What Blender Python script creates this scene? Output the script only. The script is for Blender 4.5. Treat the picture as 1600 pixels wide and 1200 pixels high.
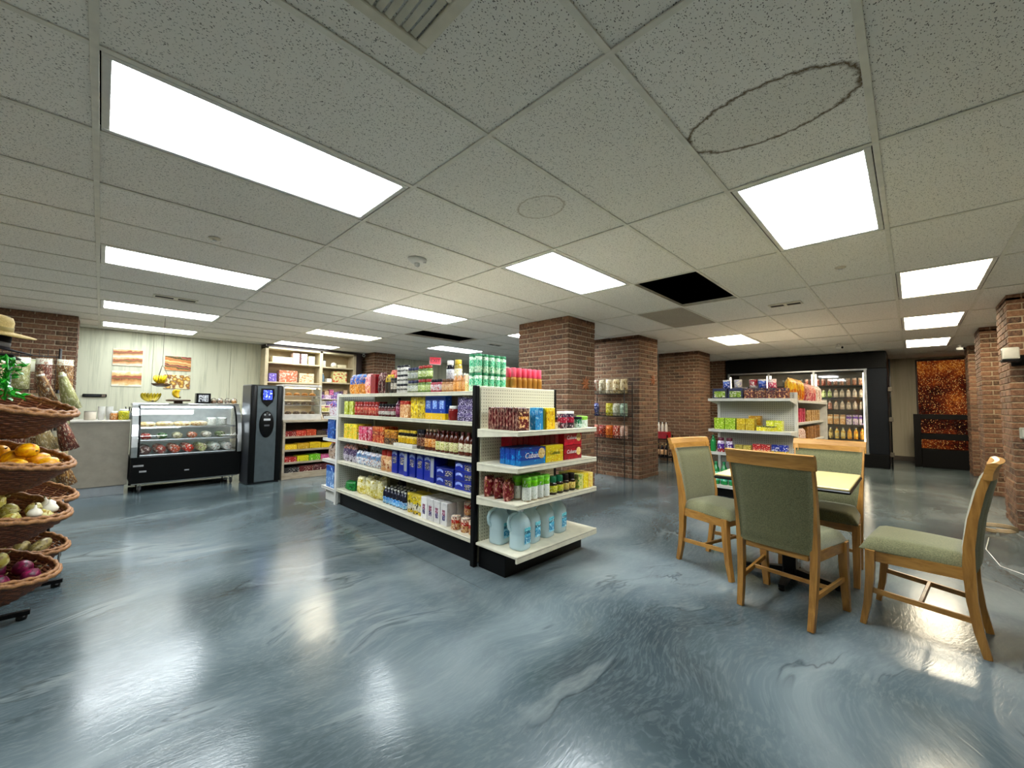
import bpy, bmesh, math, random
from mathutils import Vector, Matrix
random.seed(7)
R = math.radians
S = bpy.context.scene
COL = S.collection
for _o in list(bpy.data.objects): bpy.data.objects.remove(_o)

# ------------------------------------------------------------------ camera, world, exposure
CAM_H = 1.20
CEIL = 2.386
GX, GY, TX, TY = -0.067, 0.692, 1.2192, 0.6096      # ceiling grid origin and module
def make_camera():
    yaw, pitch, roll = R(44.609), R(2.94), R(0.645)
    f = Vector((math.cos(yaw)*math.cos(pitch), math.sin(yaw)*math.cos(pitch), math.sin(pitch)))
    r = Vector((math.sin(yaw), -math.cos(yaw), 0)); u = r.cross(f)
    r2 = r*math.cos(roll)+u*math.sin(roll); u2 = -r*math.sin(roll)+u*math.cos(roll)
    cd = bpy.data.cameras.new('camera'); cd.sensor_width = 36; cd.lens = 633.1/1600*36
    cd.clip_start = 0.02; cd.clip_end = 100
    c = bpy.data.objects.new('camera', cd); COL.objects.link(c)
    M = Matrix((r2, u2, -f)).transposed().to_4x4(); M.translation = (0, 0, CAM_H)
    c.matrix_world = M; S.camera = c
make_camera()
W = bpy.data.worlds.new('world'); S.world = W; W.use_nodes = True
W.node_tree.nodes['Background'].inputs[0].default_value = (0.02, 0.022, 0.025, 1)
W.node_tree.nodes['Background'].inputs[1].default_value = 1.0
S.view_settings.view_transform = 'Standard'; S.view_settings.look = 'None'
S.view_settings.exposure = 1.95; S.view_settings.gamma = 1.0; S.view_settings.use_curve_mapping = False
LIGHT_COOL, LIGHT_WARM = 9.0, 8.0                       # strength of the ceiling panels

# ------------------------------------------------------------------ materials
MATS = {}
def srgb(c):
    if isinstance(c, str):
        c = c.lstrip('#'); c = [int(c[i:i+2], 16)/255 for i in (0, 2, 4)]
    return tuple((x/12.92 if x <= .04045 else ((x+.055)/1.055)**2.4) for x in c[:3])+(1,)
class NT:
    def __init__(s, name):
        s.m = bpy.data.materials.new(name); s.m.use_nodes = True; s.t = s.m.node_tree
        s.b = s.t.nodes['Principled BSDF']; s.out = s.t.nodes['Material Output']
    def n(s, typ, **kw):
        nd = s.t.nodes.new(typ)
        for k, v in kw.items():
            if hasattr(nd, k) and not k[0].isupper(): setattr(nd, k, v)
        return nd
    def l(s, a, b): s.t.links.new(a, b)
    def math(s, op, a, b=None, clamp=False):
        nd = s.t.nodes.new('ShaderNodeMath'); nd.operation = op; nd.use_clamp = clamp
        for i, v in enumerate((a, b)):
            if v is None: continue
            if isinstance(v, (int, float)): nd.inputs[i].default_value = v
            else: s.l(v, nd.inputs[i])
        return nd.outputs[0]
    def mix(s, f, a, b):
        nd = s.t.nodes.new('ShaderNodeMix'); nd.data_type = 'RGBA'
        for sock, v in ((nd.inputs[0], f), (nd.inputs[6], a), (nd.inputs[7], b)):
            if isinstance(v, (int, float)): sock.default_value = v
            elif isinstance(v, tuple): sock.default_value = v
            else: s.l(v, sock)
        return nd.outputs[2]
    def ramp(s, fac, stops, interp='LINEAR'):
        nd = s.t.nodes.new('ShaderNodeValToRGB'); cr = nd.color_ramp; cr.interpolation = interp
        while len(cr.elements) < len(stops): cr.elements.new(0.5)
        for e, (p, c) in zip(cr.elements, stops):
            e.position = p; e.color = c if len(c) == 4 else tuple(c)+(1,)
        s.l(fac, nd.inputs[0]); return nd.outputs[0]
    def noise(s, vec, scale, detail=2, rough=.5, dist=0):
        nd = s.t.nodes.new('ShaderNodeTexNoise'); nd.inputs['Scale'].default_value = scale
        nd.inputs['Detail'].default_value = detail; nd.inputs['Roughness'].default_value = rough
        nd.inputs['Distortion'].default_value = dist
        if vec is not None: s.l(vec, nd.inputs['Vector'])
        return nd
    def vor(s, vec, scale, feat='F1'):
        nd = s.t.nodes.new('ShaderNodeTexVoronoi'); nd.feature = feat; nd.inputs['Scale'].default_value = scale
        if vec is not None: s.l(vec, nd.inputs['Vector'])
        return nd
    def mapping(s, src, scale=(1, 1, 1), rot=(0, 0, 0), loc=(0, 0, 0)):
        nd = s.t.nodes.new('ShaderNodeMapping'); nd.inputs['Scale'].default_value = scale
        nd.inputs['Rotation'].default_value = rot; nd.inputs['Location'].default_value = loc
        s.l(src, nd.inputs['Vector']); return nd.outputs[0]
    def coord(s, which='Object'):
        return s.t.nodes.new('ShaderNodeTexCoord').outputs[which]
    def bump(s, h, strength=.3, dist=.01):
        nd = s.t.nodes.new('ShaderNodeBump'); nd.inputs['Strength'].default_value = strength
        nd.inputs['Distance'].default_value = dist; s.l(h, nd.inputs['Height']); s.l(nd.outputs[0], s.b.inputs['Normal'])
def mat(name, col, rough=.5, metal=0., emit=0., emit_col=None, trans=0., ior=1.45, var=0.):
    if name in MATS: return MATS[name]
    t = NT(name); b = t.b; c = srgb(col)
    b.inputs['Base Color'].default_value = c; b.inputs['Roughness'].default_value = rough
    b.inputs['Metallic'].default_value = metal
    if max(c[:3]) < .02 and not metal: b.inputs['Specular IOR Level'].default_value = .18
    # faint surface mottling so no material is perfectly flat
    n = t.noise(t.coord('Object'), 14, 3)
    k = var if var else .06
    dark = tuple(x*(1-k*2) for x in c[:3])+(1,); lite = tuple(min(1, x*(1+k)) for x in c[:3])+(1,)
    t.l(t.ramp(n.outputs[0], [(.3, dark), (.7, lite)]), b.inputs['Base Color'])
    if emit:
        b.inputs['Emission Color'].default_value = srgb(emit_col or col); b.inputs['Emission Strength'].default_value = emit
    if trans:
        b.inputs['Transmission Weight'].default_value = trans; b.inputs['IOR'].default_value = ior
    MATS[name] = t.m; return t.m
def glass(name='clear_glass', tint=(1, 1, 1, 1), gloss=.12):
    if name in MATS: return MATS[name]
    t = NT(name); t.t.nodes.remove(t.b)
    tr = t.n('ShaderNodeBsdfTransparent'); tr.inputs[0].default_value = tint
    gl = t.n('ShaderNodeBsdfGlossy'); gl.inputs['Roughness'].default_value = .03
    fr = t.n('ShaderNodeFresnel'); fr.inputs[0].default_value = 1.45
    f = t.math('ADD', t.math('MULTIPLY', fr.outputs[0], .8), gloss*.3)
    mx = t.n('ShaderNodeMixShader'); t.l(f, mx.inputs[0]); t.l(tr.outputs[0], mx.inputs[1]); t.l(gl.outputs[0], mx.inputs[2])
    t.l(mx.outputs[0], t.out.inputs[0]); MATS[name] = t.m; return t.m
def pack(name, bands, acc=None, acc2=None, scale=6, thr=.56, rough=.38, stretch=(1, 1, 1)):
    """printed packaging: colour bands over the height, mottled print in one or two accent colours"""
    if name in MATS: return MATS[name]
    t = NT(name); g = t.coord('Generated')
    sp = t.n('ShaderNodeSeparateXYZ'); t.l(g, sp.inputs[0])
    c = t.ramp(sp.outputs[2], [(p, srgb(x)) for p, x in bands], 'CONSTANT') if len(bands) > 1 else None
    if c is None: c = srgb(bands[0][1])
    oi = t.n('ShaderNodeObjectInfo'); off = t.n('ShaderNodeCombineXYZ')
    t.l(t.math('MULTIPLY', oi.outputs['Random'], 3), off.inputs[0])
    ad = t.n('ShaderNodeVectorMath', operation='ADD'); t.l(t.mapping(g, stretch), ad.inputs[0]); t.l(off.outputs[0], ad.inputs[1])
    v = ad.outputs[0]
    if acc:
        n = t.noise(v, scale, 2, .6)
        c = t.mix(t.ramp(n.outputs[0], [(0, (0, 0, 0, 1)), (thr, (1, 1, 1, 1))], 'CONSTANT'), c, srgb(acc))
    if acc2:
        n2 = t.noise(v, scale*1.7, 1, .5); 
        c = t.mix(t.ramp(n2.outputs[0], [(0, (0, 0, 0, 1)), (thr+.06, (1, 1, 1, 1))], 'CONSTANT'), c, srgb(acc2))
    hs = t.n('ShaderNodeHueSaturation'); hs.inputs['Saturation'].default_value = 1.12
    t.l(t.math('ADD', t.math('MULTIPLY', oi.outputs['Random'], .45), .8), hs.inputs['Value'])
    if isinstance(c, tuple): hs.inputs['Color'].default_value = c
    else: t.l(c, hs.inputs['Color'])
    t.l(hs.outputs[0], t.b.inputs['Base Color']); t.b.inputs['Roughness'].default_value = rough
    MATS[name] = t.m; return t.m

# --- setting materials
def m_floor():
    t = NT('epoxy_floor'); o = t.coord('Object')
    w = t.noise(t.mapping(o, (1, 1, 1), (0, 0, R(20))), .7, 2, .5)
    wv = t.n('ShaderNodeVectorMath', operation='MULTIPLY_ADD'); t.l(w.outputs['Color'], wv.inputs[0])
    wv.inputs[1].default_value = (1.0, 1.0, 0); t.l(o, wv.inputs[2])
    a = t.noise(t.mapping(wv.outputs[0], (.5, 1.5, 1), (0, 0, R(-8))), .75, 5, .52, .35)
    b = t.noise(t.mapping(wv.outputs[0], (1.2, .6, 1), (0, 0, R(-30))), .7, 4, .5, .3)
    f = t.math('ADD', t.math('MULTIPLY', a.outputs[0], .6), t.math('MULTIPLY', b.outputs[0], .4))
    c = t.ramp(f, [(.34, srgb('#2c363a')), (.44, srgb('#445156')), (.52, srgb('#5b676c')), (.64, srgb('#7e888a'))])
    # crisp pale and dark streaks where two pours met
    ve = t.noise(t.mapping(wv.outputs[0], (.35, 1.5, 1), (0, 0, R(-14))), 1.0, 5, .62, .5)
    vm = t.noise(o, 1.4, 2)
    d = t.math('SUBTRACT', ve.outputs[0], .5)
    msk = t.ramp(vm.outputs[0], [(.48, (0, 0, 0, 1)), (.6, (1, 1, 1, 1))])
    dk = t.ramp(t.math('ABSOLUTE', d), [(0, (1, 1, 1, 1)), (.012, (0, 0, 0, 1))])
    lt = t.ramp(t.math('ABSOLUTE', t.math('SUBTRACT', d, .03)), [(0, (1, 1, 1, 1)), (.03, (0, 0, 0, 1))])
    c = t.mix(t.math('MULTIPLY', t.math('MULTIPLY', lt, msk), .32), c, srgb('#8e9594'))
    c = t.mix(t.math('MULTIPLY', t.math('MULTIPLY', dk, msk), .6), c, srgb('#20282b'))
    fs = t.noise(t.mapping(wv.outputs[0], (3, 11, 1), (0, 0, R(35))), 6, 3, .6, .8)
    c = t.mix(t.math('MULTIPLY', t.ramp(fs.outputs[0], [(.45, (0, 0, 0, 1)), (.7, (1, 1, 1, 1))]), .18), c, srgb('#8b9393'))
    t.l(c, t.b.inputs['Base Color'])
    rn = t.noise(o, 3, 4); t.l(t.ramp(rn.outputs[0], [(.3, (.13, .13, .13, 1)), (.75, (.20, .20, .20, 1))]), t.b.inputs['Roughness'])
    t.b.inputs['IOR'].default_value = 1.42; t.b.inputs['Specular IOR Level'].default_value = .36
    hh = t.math('ADD', t.math('MULTIPLY', fs.outputs[0], .5), t.math('MULTIPLY', ve.outputs[0], .5))
    t.bump(hh, .09, .012); return t.m
def m_tile(name, stain=None, tint='#f3f0ea'):
    t = NT(name); o = t.coord('Object')
    oi = t.n('ShaderNodeObjectInfo'); k = oi.outputs['Random']
    base = t.mix(t.math('MULTIPLY', k, .35), srgb(tint), srgb('#e2ded4'))
    n = t.noise(o, 3, 4); base = t.mix(t.math('MULTIPLY', n.outputs[0], .2), base, srgb('#dcd7ca'))
    v = t.vor(t.mapping(o, (1, 1.6, 1)), 112); pn = t.noise(o, 75, 2)
    pit = t.ramp(t.math('ADD', v.outputs[0], t.math('MULTIPLY', t.math('SUBTRACT', pn.outputs[0], .5), .9)), [(0.0, (1, 1, 1, 1)), (.17, (1, 1, 1, 1)), (.27, (0, 0, 0, 1))])
    base = t.mix(t.math('MULTIPLY', pit, .9), base, srgb('#55524a'))
    if stain:
        cx, cy, rx, ry, col, amt, fill = stain
        mp = t.mapping(o, (1/rx, 1/ry, 0), (0, 0, 0), (-cx/rx, -cy/ry, 0))
        wn = t.noise(o, 26, 4, .65); ln = t.n('ShaderNodeVectorMath', operation='LENGTH'); t.l(mp, ln.inputs[0])
        d = t.math('ADD', ln.outputs['Value'], t.math('MULTIPLY', t.math('SUBTRACT', wn.outputs[0], .5), .25))
        ring = t.ramp(t.math('ABSOLUTE', t.math('SUBTRACT', d, 1.0)), [(0, (1, 1, 1, 1)), (.07, (0, 0, 0, 1))])
        base = t.mix(t.math('MULTIPLY', ring, amt), base, srgb(col))
        ins = t.ramp(d, [(0, (1, 1, 1, 1)), (1.0, (0, 0, 0, 1))], 'CONSTANT')
        base = t.mix(t.math('MULTIPLY', ins, fill), base, srgb('#a39a80'))
    t.l(base, t.b.inputs['Base Color']); t.b.inputs['Roughness'].default_value = .95
    t.bump(t.math('SUBTRACT', 1.0, pit), .4, .003); return t.m
def m_brick():
    t = NT('red_brick'); o = t.coord('Object')
    oi = t.n('ShaderNodeObjectInfo'); ge = t.n('ShaderNodeNewGeometry')
    k = t.math('FRACT', t.math('ADD', oi.outputs['Random'], ge.outputs['Random Per Island']))
    c = t.ramp(k, [(0, srgb('#42301f')), (.2, srgb('#5f422f')), (.42, srgb('#6e4c37')), (.6, srgb('#523a2c')), (.78, srgb('#7d5a40')), (.92, srgb('#644331')), (1, srgb('#362820'))])
    w = t.coord('Generated'); n = t.noise(o, 30, 5, .65)
    c = t.mix(t.ramp(n.outputs[0], [(.45, (0, 0, 0, 1)), (.75, (.7, .7, .7, 1))]), c, srgb('#a77f63'))
    n2 = t.noise(o, 11, 3); c = t.mix(t.ramp(n2.outputs[0], [(.5, (0, 0, 0, 1)), (.75, (.6, .6, .6, 1))]), c, srgb('#3f2b24'))
    t.l(c, t.b.inputs['Base Color']); t.b.inputs['Roughness'].default_value = .9
    t.bump(n.outputs[0], .5, .006); return t.m
def m_mortar():
    t = NT('mortar'); n = t.noise(t.coord('Object'), 40, 4)
    t.l(t.ramp(n.outputs[0], [(.3, srgb('#93836d')), (.7, srgb('#b3a38a'))]), t.b.inputs['Base Color']); t.b.inputs['Roughness'].default_value = .95
    return t.m
def m_panelwall(name, a, b_, s=1.0):
    t = NT(name); o = t.coord('Object')
    n = t.noise(t.mapping(o, (9, 9, .45)), 2.2*s, 5, .6); n2 = t.noise(t.mapping(o, (40, 40, .8)), 2.0, 3)
    f = t.math('ADD', t.math('MULTIPLY', n.outputs[0], .7), t.math('MULTIPLY', n2.outputs[0], .3))
    t.l(t.ramp(f, [(.36, srgb(b_)), (.5, srgb(a)), (.68, srgb(a))]), t.b.inputs['Base Color']); t.b.inputs['Roughness'].default_value = .6
    return t.m
def m_wood(name, a, b_, rough=.35, ax=(1.5, 14, 14)):
    t = NT(name); o = t.coord('Object')
    n = t.noise(t.mapping(o, ax), 3, 5, .6, .6)
    t.l(t.ramp(n.outputs[0], [(.3, srgb(b_)), (.6, srgb(a))]), t.b.inputs['Base Color']); t.b.inputs['Roughness'].default_value = rough
    return t.m
def m_peg(name, base, hole):
    t = NT(name); o = t.coord('Object')
    v = t.n('ShaderNodeVectorMath', operation='FRACTION'); t.l(t.mapping(o, (40, 40, 40)), v.inputs[0])
    s = t.n('ShaderNodeVectorMath', operation='SUBTRACT'); t.l(v.outputs[0], s.inputs[0]); s.inputs[1].default_value = (.5, .5, .5)
    sp = t.n('ShaderNodeSeparateXYZ'); t.l(s.outputs[0], sp.inputs[0])
    ge = t.n('ShaderNodeNewGeometry'); gs = t.n('ShaderNodeSeparateXYZ'); t.l(ge.outputs['Normal'], gs.inputs[0])
    hx = t.math('GREATER_THAN', t.math('ABSOLUTE', gs.outputs[0]), .5)      # facing +-X -> use y, else x
    u = t.math('ADD', t.math('MULTIPLY', sp.outputs[1], hx), t.math('MULTIPLY', sp.outputs[0], t.math('SUBTRACT', 1.0, hx)))
    d = t.math('SQRT', t.math('ADD', t.math('POWER', u, 2), t.math('POWER', sp.outputs[2], 2)))
    dz = t.math('LESS_THAN', t.math('ABSOLUTE', gs.outputs[2]), .5)
    t.l(t.mix(t.math('MULTIPLY', t.math('LESS_THAN', d, .17), dz), srgb(base), srgb(hole)), t.b.inputs['Base Color']); t.b.inputs['Roughness'].default_value = .5
    return t.m
def m_fabric(name, a, b_):
    t = NT(name); o = t.coord('Object'); n = t.noise(o, 190, 2); n2 = t.noise(o, 7, 3)
    c = t.mix(t.ramp(n.outputs[0], [(.35, (0, 0, 0, 1)), (.65, (1, 1, 1, 1))]), srgb(a), srgb(b_))
    t.l(t.mix(t.math('MULTIPLY', n2.outputs[0], .25), c, srgb(b_)), t.b.inputs['Base Color']); t.b.inputs['Roughness'].default_value = .95
    t.b.inputs['Sheen Weight'].default_value = .25
    t.bump(n.outputs[0], .3, .002); return t.m
def m_light(name, col, strength):
    t = NT(name); o = t.coord('Object'); sp = t.n('ShaderNodeSeparateXYZ'); t.l(o, sp.inputs[0])
    # tubes behind the prismatic lens: three soft brighter bands along the length
    w = t.math('COSINE', t.math('MULTIPLY', sp.outputs[1], 2*math.pi/.19))
    k = t.math('ADD', t.math('MULTIPLY', w, .16), .92)
    t.b.inputs['Base Color'].default_value = (.8, .8, .8, 1); t.b.inputs['Roughness'].default_value = .4
    t.b.inputs['Emission Color'].default_value = srgb(col); t.l(t.math('MULTIPLY', k, strength), t.b.inputs['Emission Strength'])
    return t.m
def m_amber():
    t = NT('amber_textured_glass'); o = t.coord('Object')
    v = t.vor(o, 30); v2 = t.vor(o, 62); n = t.noise(o, 1.6, 3); n3 = t.noise(o, 30, 4, .7)
    f = t.math('ADD', t.math('MULTIPLY', n.outputs[0], .75), t.math('MULTIPLY', n3.outputs[0], .45))
    c = t.ramp(f, [(.46, srgb('#1c0806')), (.56, srgb('#4a1a0e')), (.66, srgb('#863a14')), (.80, srgb('#d0852c'))])
    sp = t.n('ShaderNodeSeparateColor'); t.l(v2.outputs['Color'], sp.inputs[0])
    thr = t.math('GREATER_THAN', t.math('ADD', sp.outputs[0], t.math('MULTIPLY', t.math('ADD', n.outputs[0], n3.outputs[0]), .6)), 1.44)
    spark = t.math('MULTIPLY', thr, t.math('LESS_THAN', v2.outputs['Distance'], .42))
    c = t.mix(spark, c, srgb('#eebc6c'))  # glints of the textured glass, painted into its colour and glow
    t.l(c, t.b.inputs['Base Color']); t.b.inputs['Roughness'].default_value = .1
    t.l(c, t.b.inputs['Emission Color']); t.b.inputs['Emission Strength'].default_value = .13
    t.bump(v.outputs[0], 1.0, .03); return t.m
FLOOR_M = m_floor(); TILE_M = m_tile('ceiling_tile_board'); BRICK_M = m_brick(); MORTAR_M = m_mortar()
WHITE_STEEL = mat('white_painted_steel', '#d9d8d2', .4); CREAM_STEEL = mat('cream_painted_steel', '#d8d3bd', .45)
BLACK_STEEL = mat('black_painted_steel', '#09090a', .42); BLACK_PL = mat('black_plastic', '#08090a', .3)
PEG = m_peg('cream_pegboard', '#cfcab2', '#4a463a'); PEGW = m_peg('grey_white_pegboard', '#b9b9b3', '#4a4a48')
STEEL = mat('brushed_steel', '#c9ccce', .28, 1.0); GLASS = glass()
TBAR = mat('grid_white', '#e2dfd4', .55); WIRE = mat('black_wire', '#16130f', .45, .3)
WHITE_PL = mat('white_plastic', '#e4e4e0', .4)

# ------------------------------------------------------------------ mesh helpers
class MB:
    """collects geometry, links it as one mesh object"""
    def __init__(s): s.v = []; s.f = []; s.m = []; s.sm = []
    def add(s, vs, fs, mi=0, smooth=False, M=None):
        o = len(s.v)
        s.v += [tuple(M @ Vector(v)) if M else tuple(v) for v in vs]
        s.f += [tuple(i+o for i in f) for f in fs]; s.m += [mi]*len(fs); s.sm += [smooth]*len(fs); return s
    def box(s, a, b, mi=0, M=None):
        (x0, y0, z0), (x1, y1, z1) = a, b
        return s.add([(x0,y0,z0),(x1,y0,z0),(x1,y1,z0),(x0,y1,z0),(x0,y0,z1),(x1,y0,z1),(x1,y1,z1),(x0,y1,z1)],
              [(0,3,2,1),(4,5,6,7),(0,1,5,4),(1,2,6,5),(2,3,7,6),(3,0,4,7)], mi, False, M)
    def bbox(s, a, b, bev=.004, mi=0, M=None, seg=1):
        bm = bmesh.new(); bmesh.ops.create_cube(bm, size=1)
        d = [b[i]-a[i] for i in range(3)]; c = [(a[i]+b[i])/2 for i in range(3)]
        for v in bm.verts: v.co = Vector([v.co[i]*d[i]+c[i] for i in range(3)])
        bmesh.ops.bevel(bm, geom=bm.edges[:], offset=min(bev, min(d)*.45), segments=seg, affect='EDGES', profile=.5)
        bm.verts.index_update()
        s.add([v.co[:] for v in bm.verts], [[v.index for v in f.verts] for f in bm.faces], mi, seg > 1, M); bm.free(); return s
    def lathe(s, prof, n=16, mi=0, M=None, smooth=True, sq=None):
        """prof: (radius, z) from bottom to top; sq = superellipse exponent for squarish sections"""
        vs, fs = [], []
        for r, z in prof:
            for i in range(n):
                a = 2*math.pi*i/n; c, d = math.cos(a), math.sin(a); k = 1
                if sq: k = (abs(c)**sq+abs(d)**sq)**(-1/sq)
                vs.append((r*c*k, r*d*k, z))
        for j in range(len(prof)-1):
            for i in range(n): fs.append((j*n+i, j*n+(i+1) % n, (j+1)*n+(i+1) % n, (j+1)*n+i))
        if prof[0][0] > 1e-6: fs.append(tuple(reversed(range(n))))
        if prof[-1][0] > 1e-6: fs.append(tuple((len(prof)-1)*n+i for i in range(n)))
        return s.add(vs, fs, mi, smooth, M)
    def tube(s, pts, r, n=6, mi=0, M=None, closed=False, smooth=True, rfun=None):
        pts = [Vector(p) for p in pts]; vs, fs = [], []; N = len(pts); up0 = None
        for i, p in enumerate(pts):
            t = (pts[(i+1) % N]-pts[i-1]) if closed else (pts[min(i+1, N-1)]-pts[max(i-1, 0)])
            t.normalize()
            if up0 is None:
                up0 = Vector((0, 0, 1)) if abs(t.z) < .9 else Vector((1, 0, 0))
            u = up0-t*up0.dot(t)
            if u.length < 1e-4: u = t.orthogonal()
            u.normalize(); w = t.cross(u); up0 = u; rr = rfun(i/(N-1)) if rfun else r
            for k in range(n):
                a = 2*math.pi*k/n; vs.append(tuple(p+(u*math.cos(a)+w*math.sin(a))*rr))
        for i in range(N if closed else N-1):
            for k in range(n):
                j = (i+1) % N; fs.append((i*n+k, i*n+(k+1) % n, j*n+(k+1) % n, j*n+k))
        if not closed:
            fs.append(tuple(reversed(range(n)))); fs.append(tuple((N-1)*n+k for k in range(n)))
        return s.add(vs, fs, mi, smooth, M)
    def bar(s, pts, w, d, mi=0, M=None, side=(0, 1, 0)):
        """rectangular section swept along pts; w along `side`, d across; w/d may be lists"""
        pts = [Vector(p) for p in pts]; N = len(pts); sd = Vector(side).normalized(); vs = []; fs = []
        for i, p in enumerate(pts):
            t = (pts[min(i+1, N-1)]-pts[max(i-1, 0)]).normalized(); q = t.cross(sd).normalized()
            ww = w[i] if isinstance(w, (list, tuple)) else w; dd = d[i] if isinstance(d, (list, tuple)) else d
            for a, b in ((-1, -1), (1, -1), (1, 1), (-1, 1)): vs.append(tuple(p+sd*a*ww/2+q*b*dd/2))
        for i in range(N-1):
            for k in range(4): fs.append((i*4+k, i*4+(k+1) % 4, (i+1)*4+(k+1) % 4, (i+1)*4+k))
        fs += [(3, 2, 1, 0), tuple((N-1)*4+k for k in range(4))]
        return s.add(vs, fs, mi, False, M)
    def grid(s, fn, nu, nv, mi=0, M=None, smooth=True):
        vs = [fn(i/nu, j/nv) for j in range(nv+1) for i in range(nu+1)]
        fs = [(j*(nu+1)+i, j*(nu+1)+i+1, (j+1)*(nu+1)+i+1, (j+1)*(nu+1)+i) for j in range(nv) for i in range(nu)]
        return s.add(vs, fs, mi, smooth, M)
    def mesh(s, name, mats):
        me = bpy.data.meshes.new(name); me.from_pydata(s.v, [], s.f)
        for m in (mats if isinstance(mats, (list, tuple)) else [mats]): me.materials.append(m)
        me.polygons.foreach_set('material_index', s.m); me.polygons.foreach_set('use_smooth', s.sm)
        me.update(); return me
    def build(s, name, mats, parent=None, loc=(0, 0, 0), rz=0):
        return link(name, s.mesh(name, mats), parent, loc, rz)
def link(name, me, parent=None, loc=(0, 0, 0), rz=0, rot=None, sc=None):
    o = bpy.data.objects.new(name, me); COL.objects.link(o); o.location = loc
    o.rotation_euler = rot if rot else (0, 0, rz)
    if sc: o.scale = sc
    if parent: o.parent = parent
    return o
def tag(o, label=None, cat=None, group=None, kind=None):
    if label: o['label'] = label
    if cat: o['category'] = cat
    if group: o['group'] = group
    if kind: o['kind'] = kind
    return o
def empty(name, loc=(0, 0, 0), rz=0, label=None, cat=None, group=None, kind=None):
    o = link(name, None, None, loc, rz); o.empty_display_size = .1
    return tag(o, label, cat, group, kind)
def copy_tree(o, parent=None):
    c = o.copy(); COL.objects.link(c); c.parent = parent
    for ch in o.children: copy_tree(ch, c)
    return c
def T(x, y, z): return Matrix.Translation((x, y, z))
def text_mesh(txt, size, mats, key, extrude=.0006, shear=0.):
    cu = bpy.data.curves.new(key, 'FONT'); cu.body = txt; cu.size = size; cu.extrude = extrude
    cu.align_x = 'CENTER'; cu.align_y = 'CENTER'; cu.shear = shear; cu.resolution_u = 2
    ob = bpy.data.objects.new(key, cu); COL.objects.link(ob)
    me = bpy.data.meshes.new_from_object(ob.evaluated_get(bpy.context.evaluated_depsgraph_get()))
    bpy.data.objects.remove(ob); me.materials.clear(); me.materials.append(mats); me.name = key
    return me

# ================================================================== SETTING
X0, X1, Y0, Y1 = -1.7, 13.2, -2.4, 9.6
def structure():
    m = MB().box((X0, Y0, -.1), (X1, Y1, 0)); fl = m.build('floor', FLOOR_M); tag(fl, 'glossy blue-grey marbled epoxy floor', None, None, 'structure')
    MB().box((1.80, 2.0, 0.0), (1.803, 5.2, .0006)).build('floor_joint', mat('floor_joint', '#2c3538', .4), fl)
    wb = m_panelwall('whitewashed_panel', '#cfcfb9', '#b3b59f'); wf = m_panelwall('cream_wall_paint', '#b8b09a', '#a89f88', .4)
    w = tag(MB().box((X0, Y1, 0), (X1, Y1+.1, 2.9)).build('wall_back', mat('back_wall_core', '#c4c1ac', .7)), 'pale whitewashed wood panel wall behind the deli', None, None, 'structure')
    xs = [-1.7, -.45, .62, 1.77, 2.34, 4.3, 5.5, 6.7, 7.9, 9.1, 10.3, 11.5, 13.2]
    for i in range(len(xs)-1):                     # panel boards with narrow joints
        MB().bbox((xs[i]+.003, Y1-.018, .1), (xs[i+1]-.003, Y1+.001, CEIL), .003).build('wall_panel', wb, w)
    tag(MB().box((X1, Y0, 0), (X1+.1, Y1, 2.9)).build('wall_far', wf), 'plain cream wall beyond the cooler', None, None, 'structure')
    tag(MB().box((X0-.1, Y0, 0), (X0, Y1, 2.9)).build('wall_left', wf), 'plain cream wall', None, None, 'structure')
    tag(MB().box((X0, Y0-.1, 0), (X1, Y0, 2.9)).build('wall_right', wf), 'plain cream wall behind the brick pillars', None, None, 'structure')
    bb = mat('baseboard_vinyl', '#4d443c', .5)
    tag(MB().bbox((X1-.02, Y0, 0), (X1, Y1, .11), .004).build('baseboard_far', bb), 'dark vinyl baseboard along the far wall', None, None, 'structure')
    tag(MB().bbox((X0, Y1-.03, 0), (X1, Y1-.018, .1), .004).build('baseboard_back', bb), 'dark vinyl baseboard along the back wall', None, None, 'structure')
    # far wall: upright panel joints beside the cooler
    for y in (.05, -.02):
        MB().bbox((X1-.012, y-.006, .11), (X1, y+.006, CEIL), .002).build('wall_batten', wf, bpy.data.objects['wall_far'])
structure()

LIGHTS = {(0, 2): 'c', (0, 6): 'c', (0, 10): 'c', (0, 13): 'd', (2, 2): 'c', (2, 6): 'c', (2, 10): 'w', (2, 13): 'd', (2, -1): 'c',
          (4, -2): 'w', (6, -2): 'w', (8, -2): 'w', (6, 2): 'w', (4, 6): 'c', (4, 10): 'c'}
HOLES = [(3, 1), (3, 8)]
LABELS = {(0, 2): 'large cool-white ceiling panel nearest the camera, upper left', (0, 6): 'cool-white ceiling panel, second in the left row towards the deli',
  (0, 10): 'cool-white ceiling panel, third in the left row before the food posters', (0, 13): 'thin-looking ceiling panel right against the deli back wall',
  (2, 2): 'cool-white ceiling panel left of the missing tile by the large brick pillar', (2, 6): 'cool-white ceiling panel above the middle of the main shelf run',
  (2, 10): 'warm ceiling panel above the candy counter', (2, 13): 'warm ceiling panel right in front of the tobacco cabinet',
  (2, -1): 'cool-white ceiling panel above the dining table', (4, -2): 'warm ceiling panel, nearest of three in the right-hand row',
  (6, -2): 'warm ceiling panel, middle of three in the right-hand row', (8, -2): 'warm ceiling panel, farthest of three before the amber window',
  (6, 2): 'warm ceiling panel in front of the black cooler', (4, 6): 'ceiling panel half hidden behind the large brick pillar',
  (4, 10): 'ceiling panel above the red exit sign'}
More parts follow.
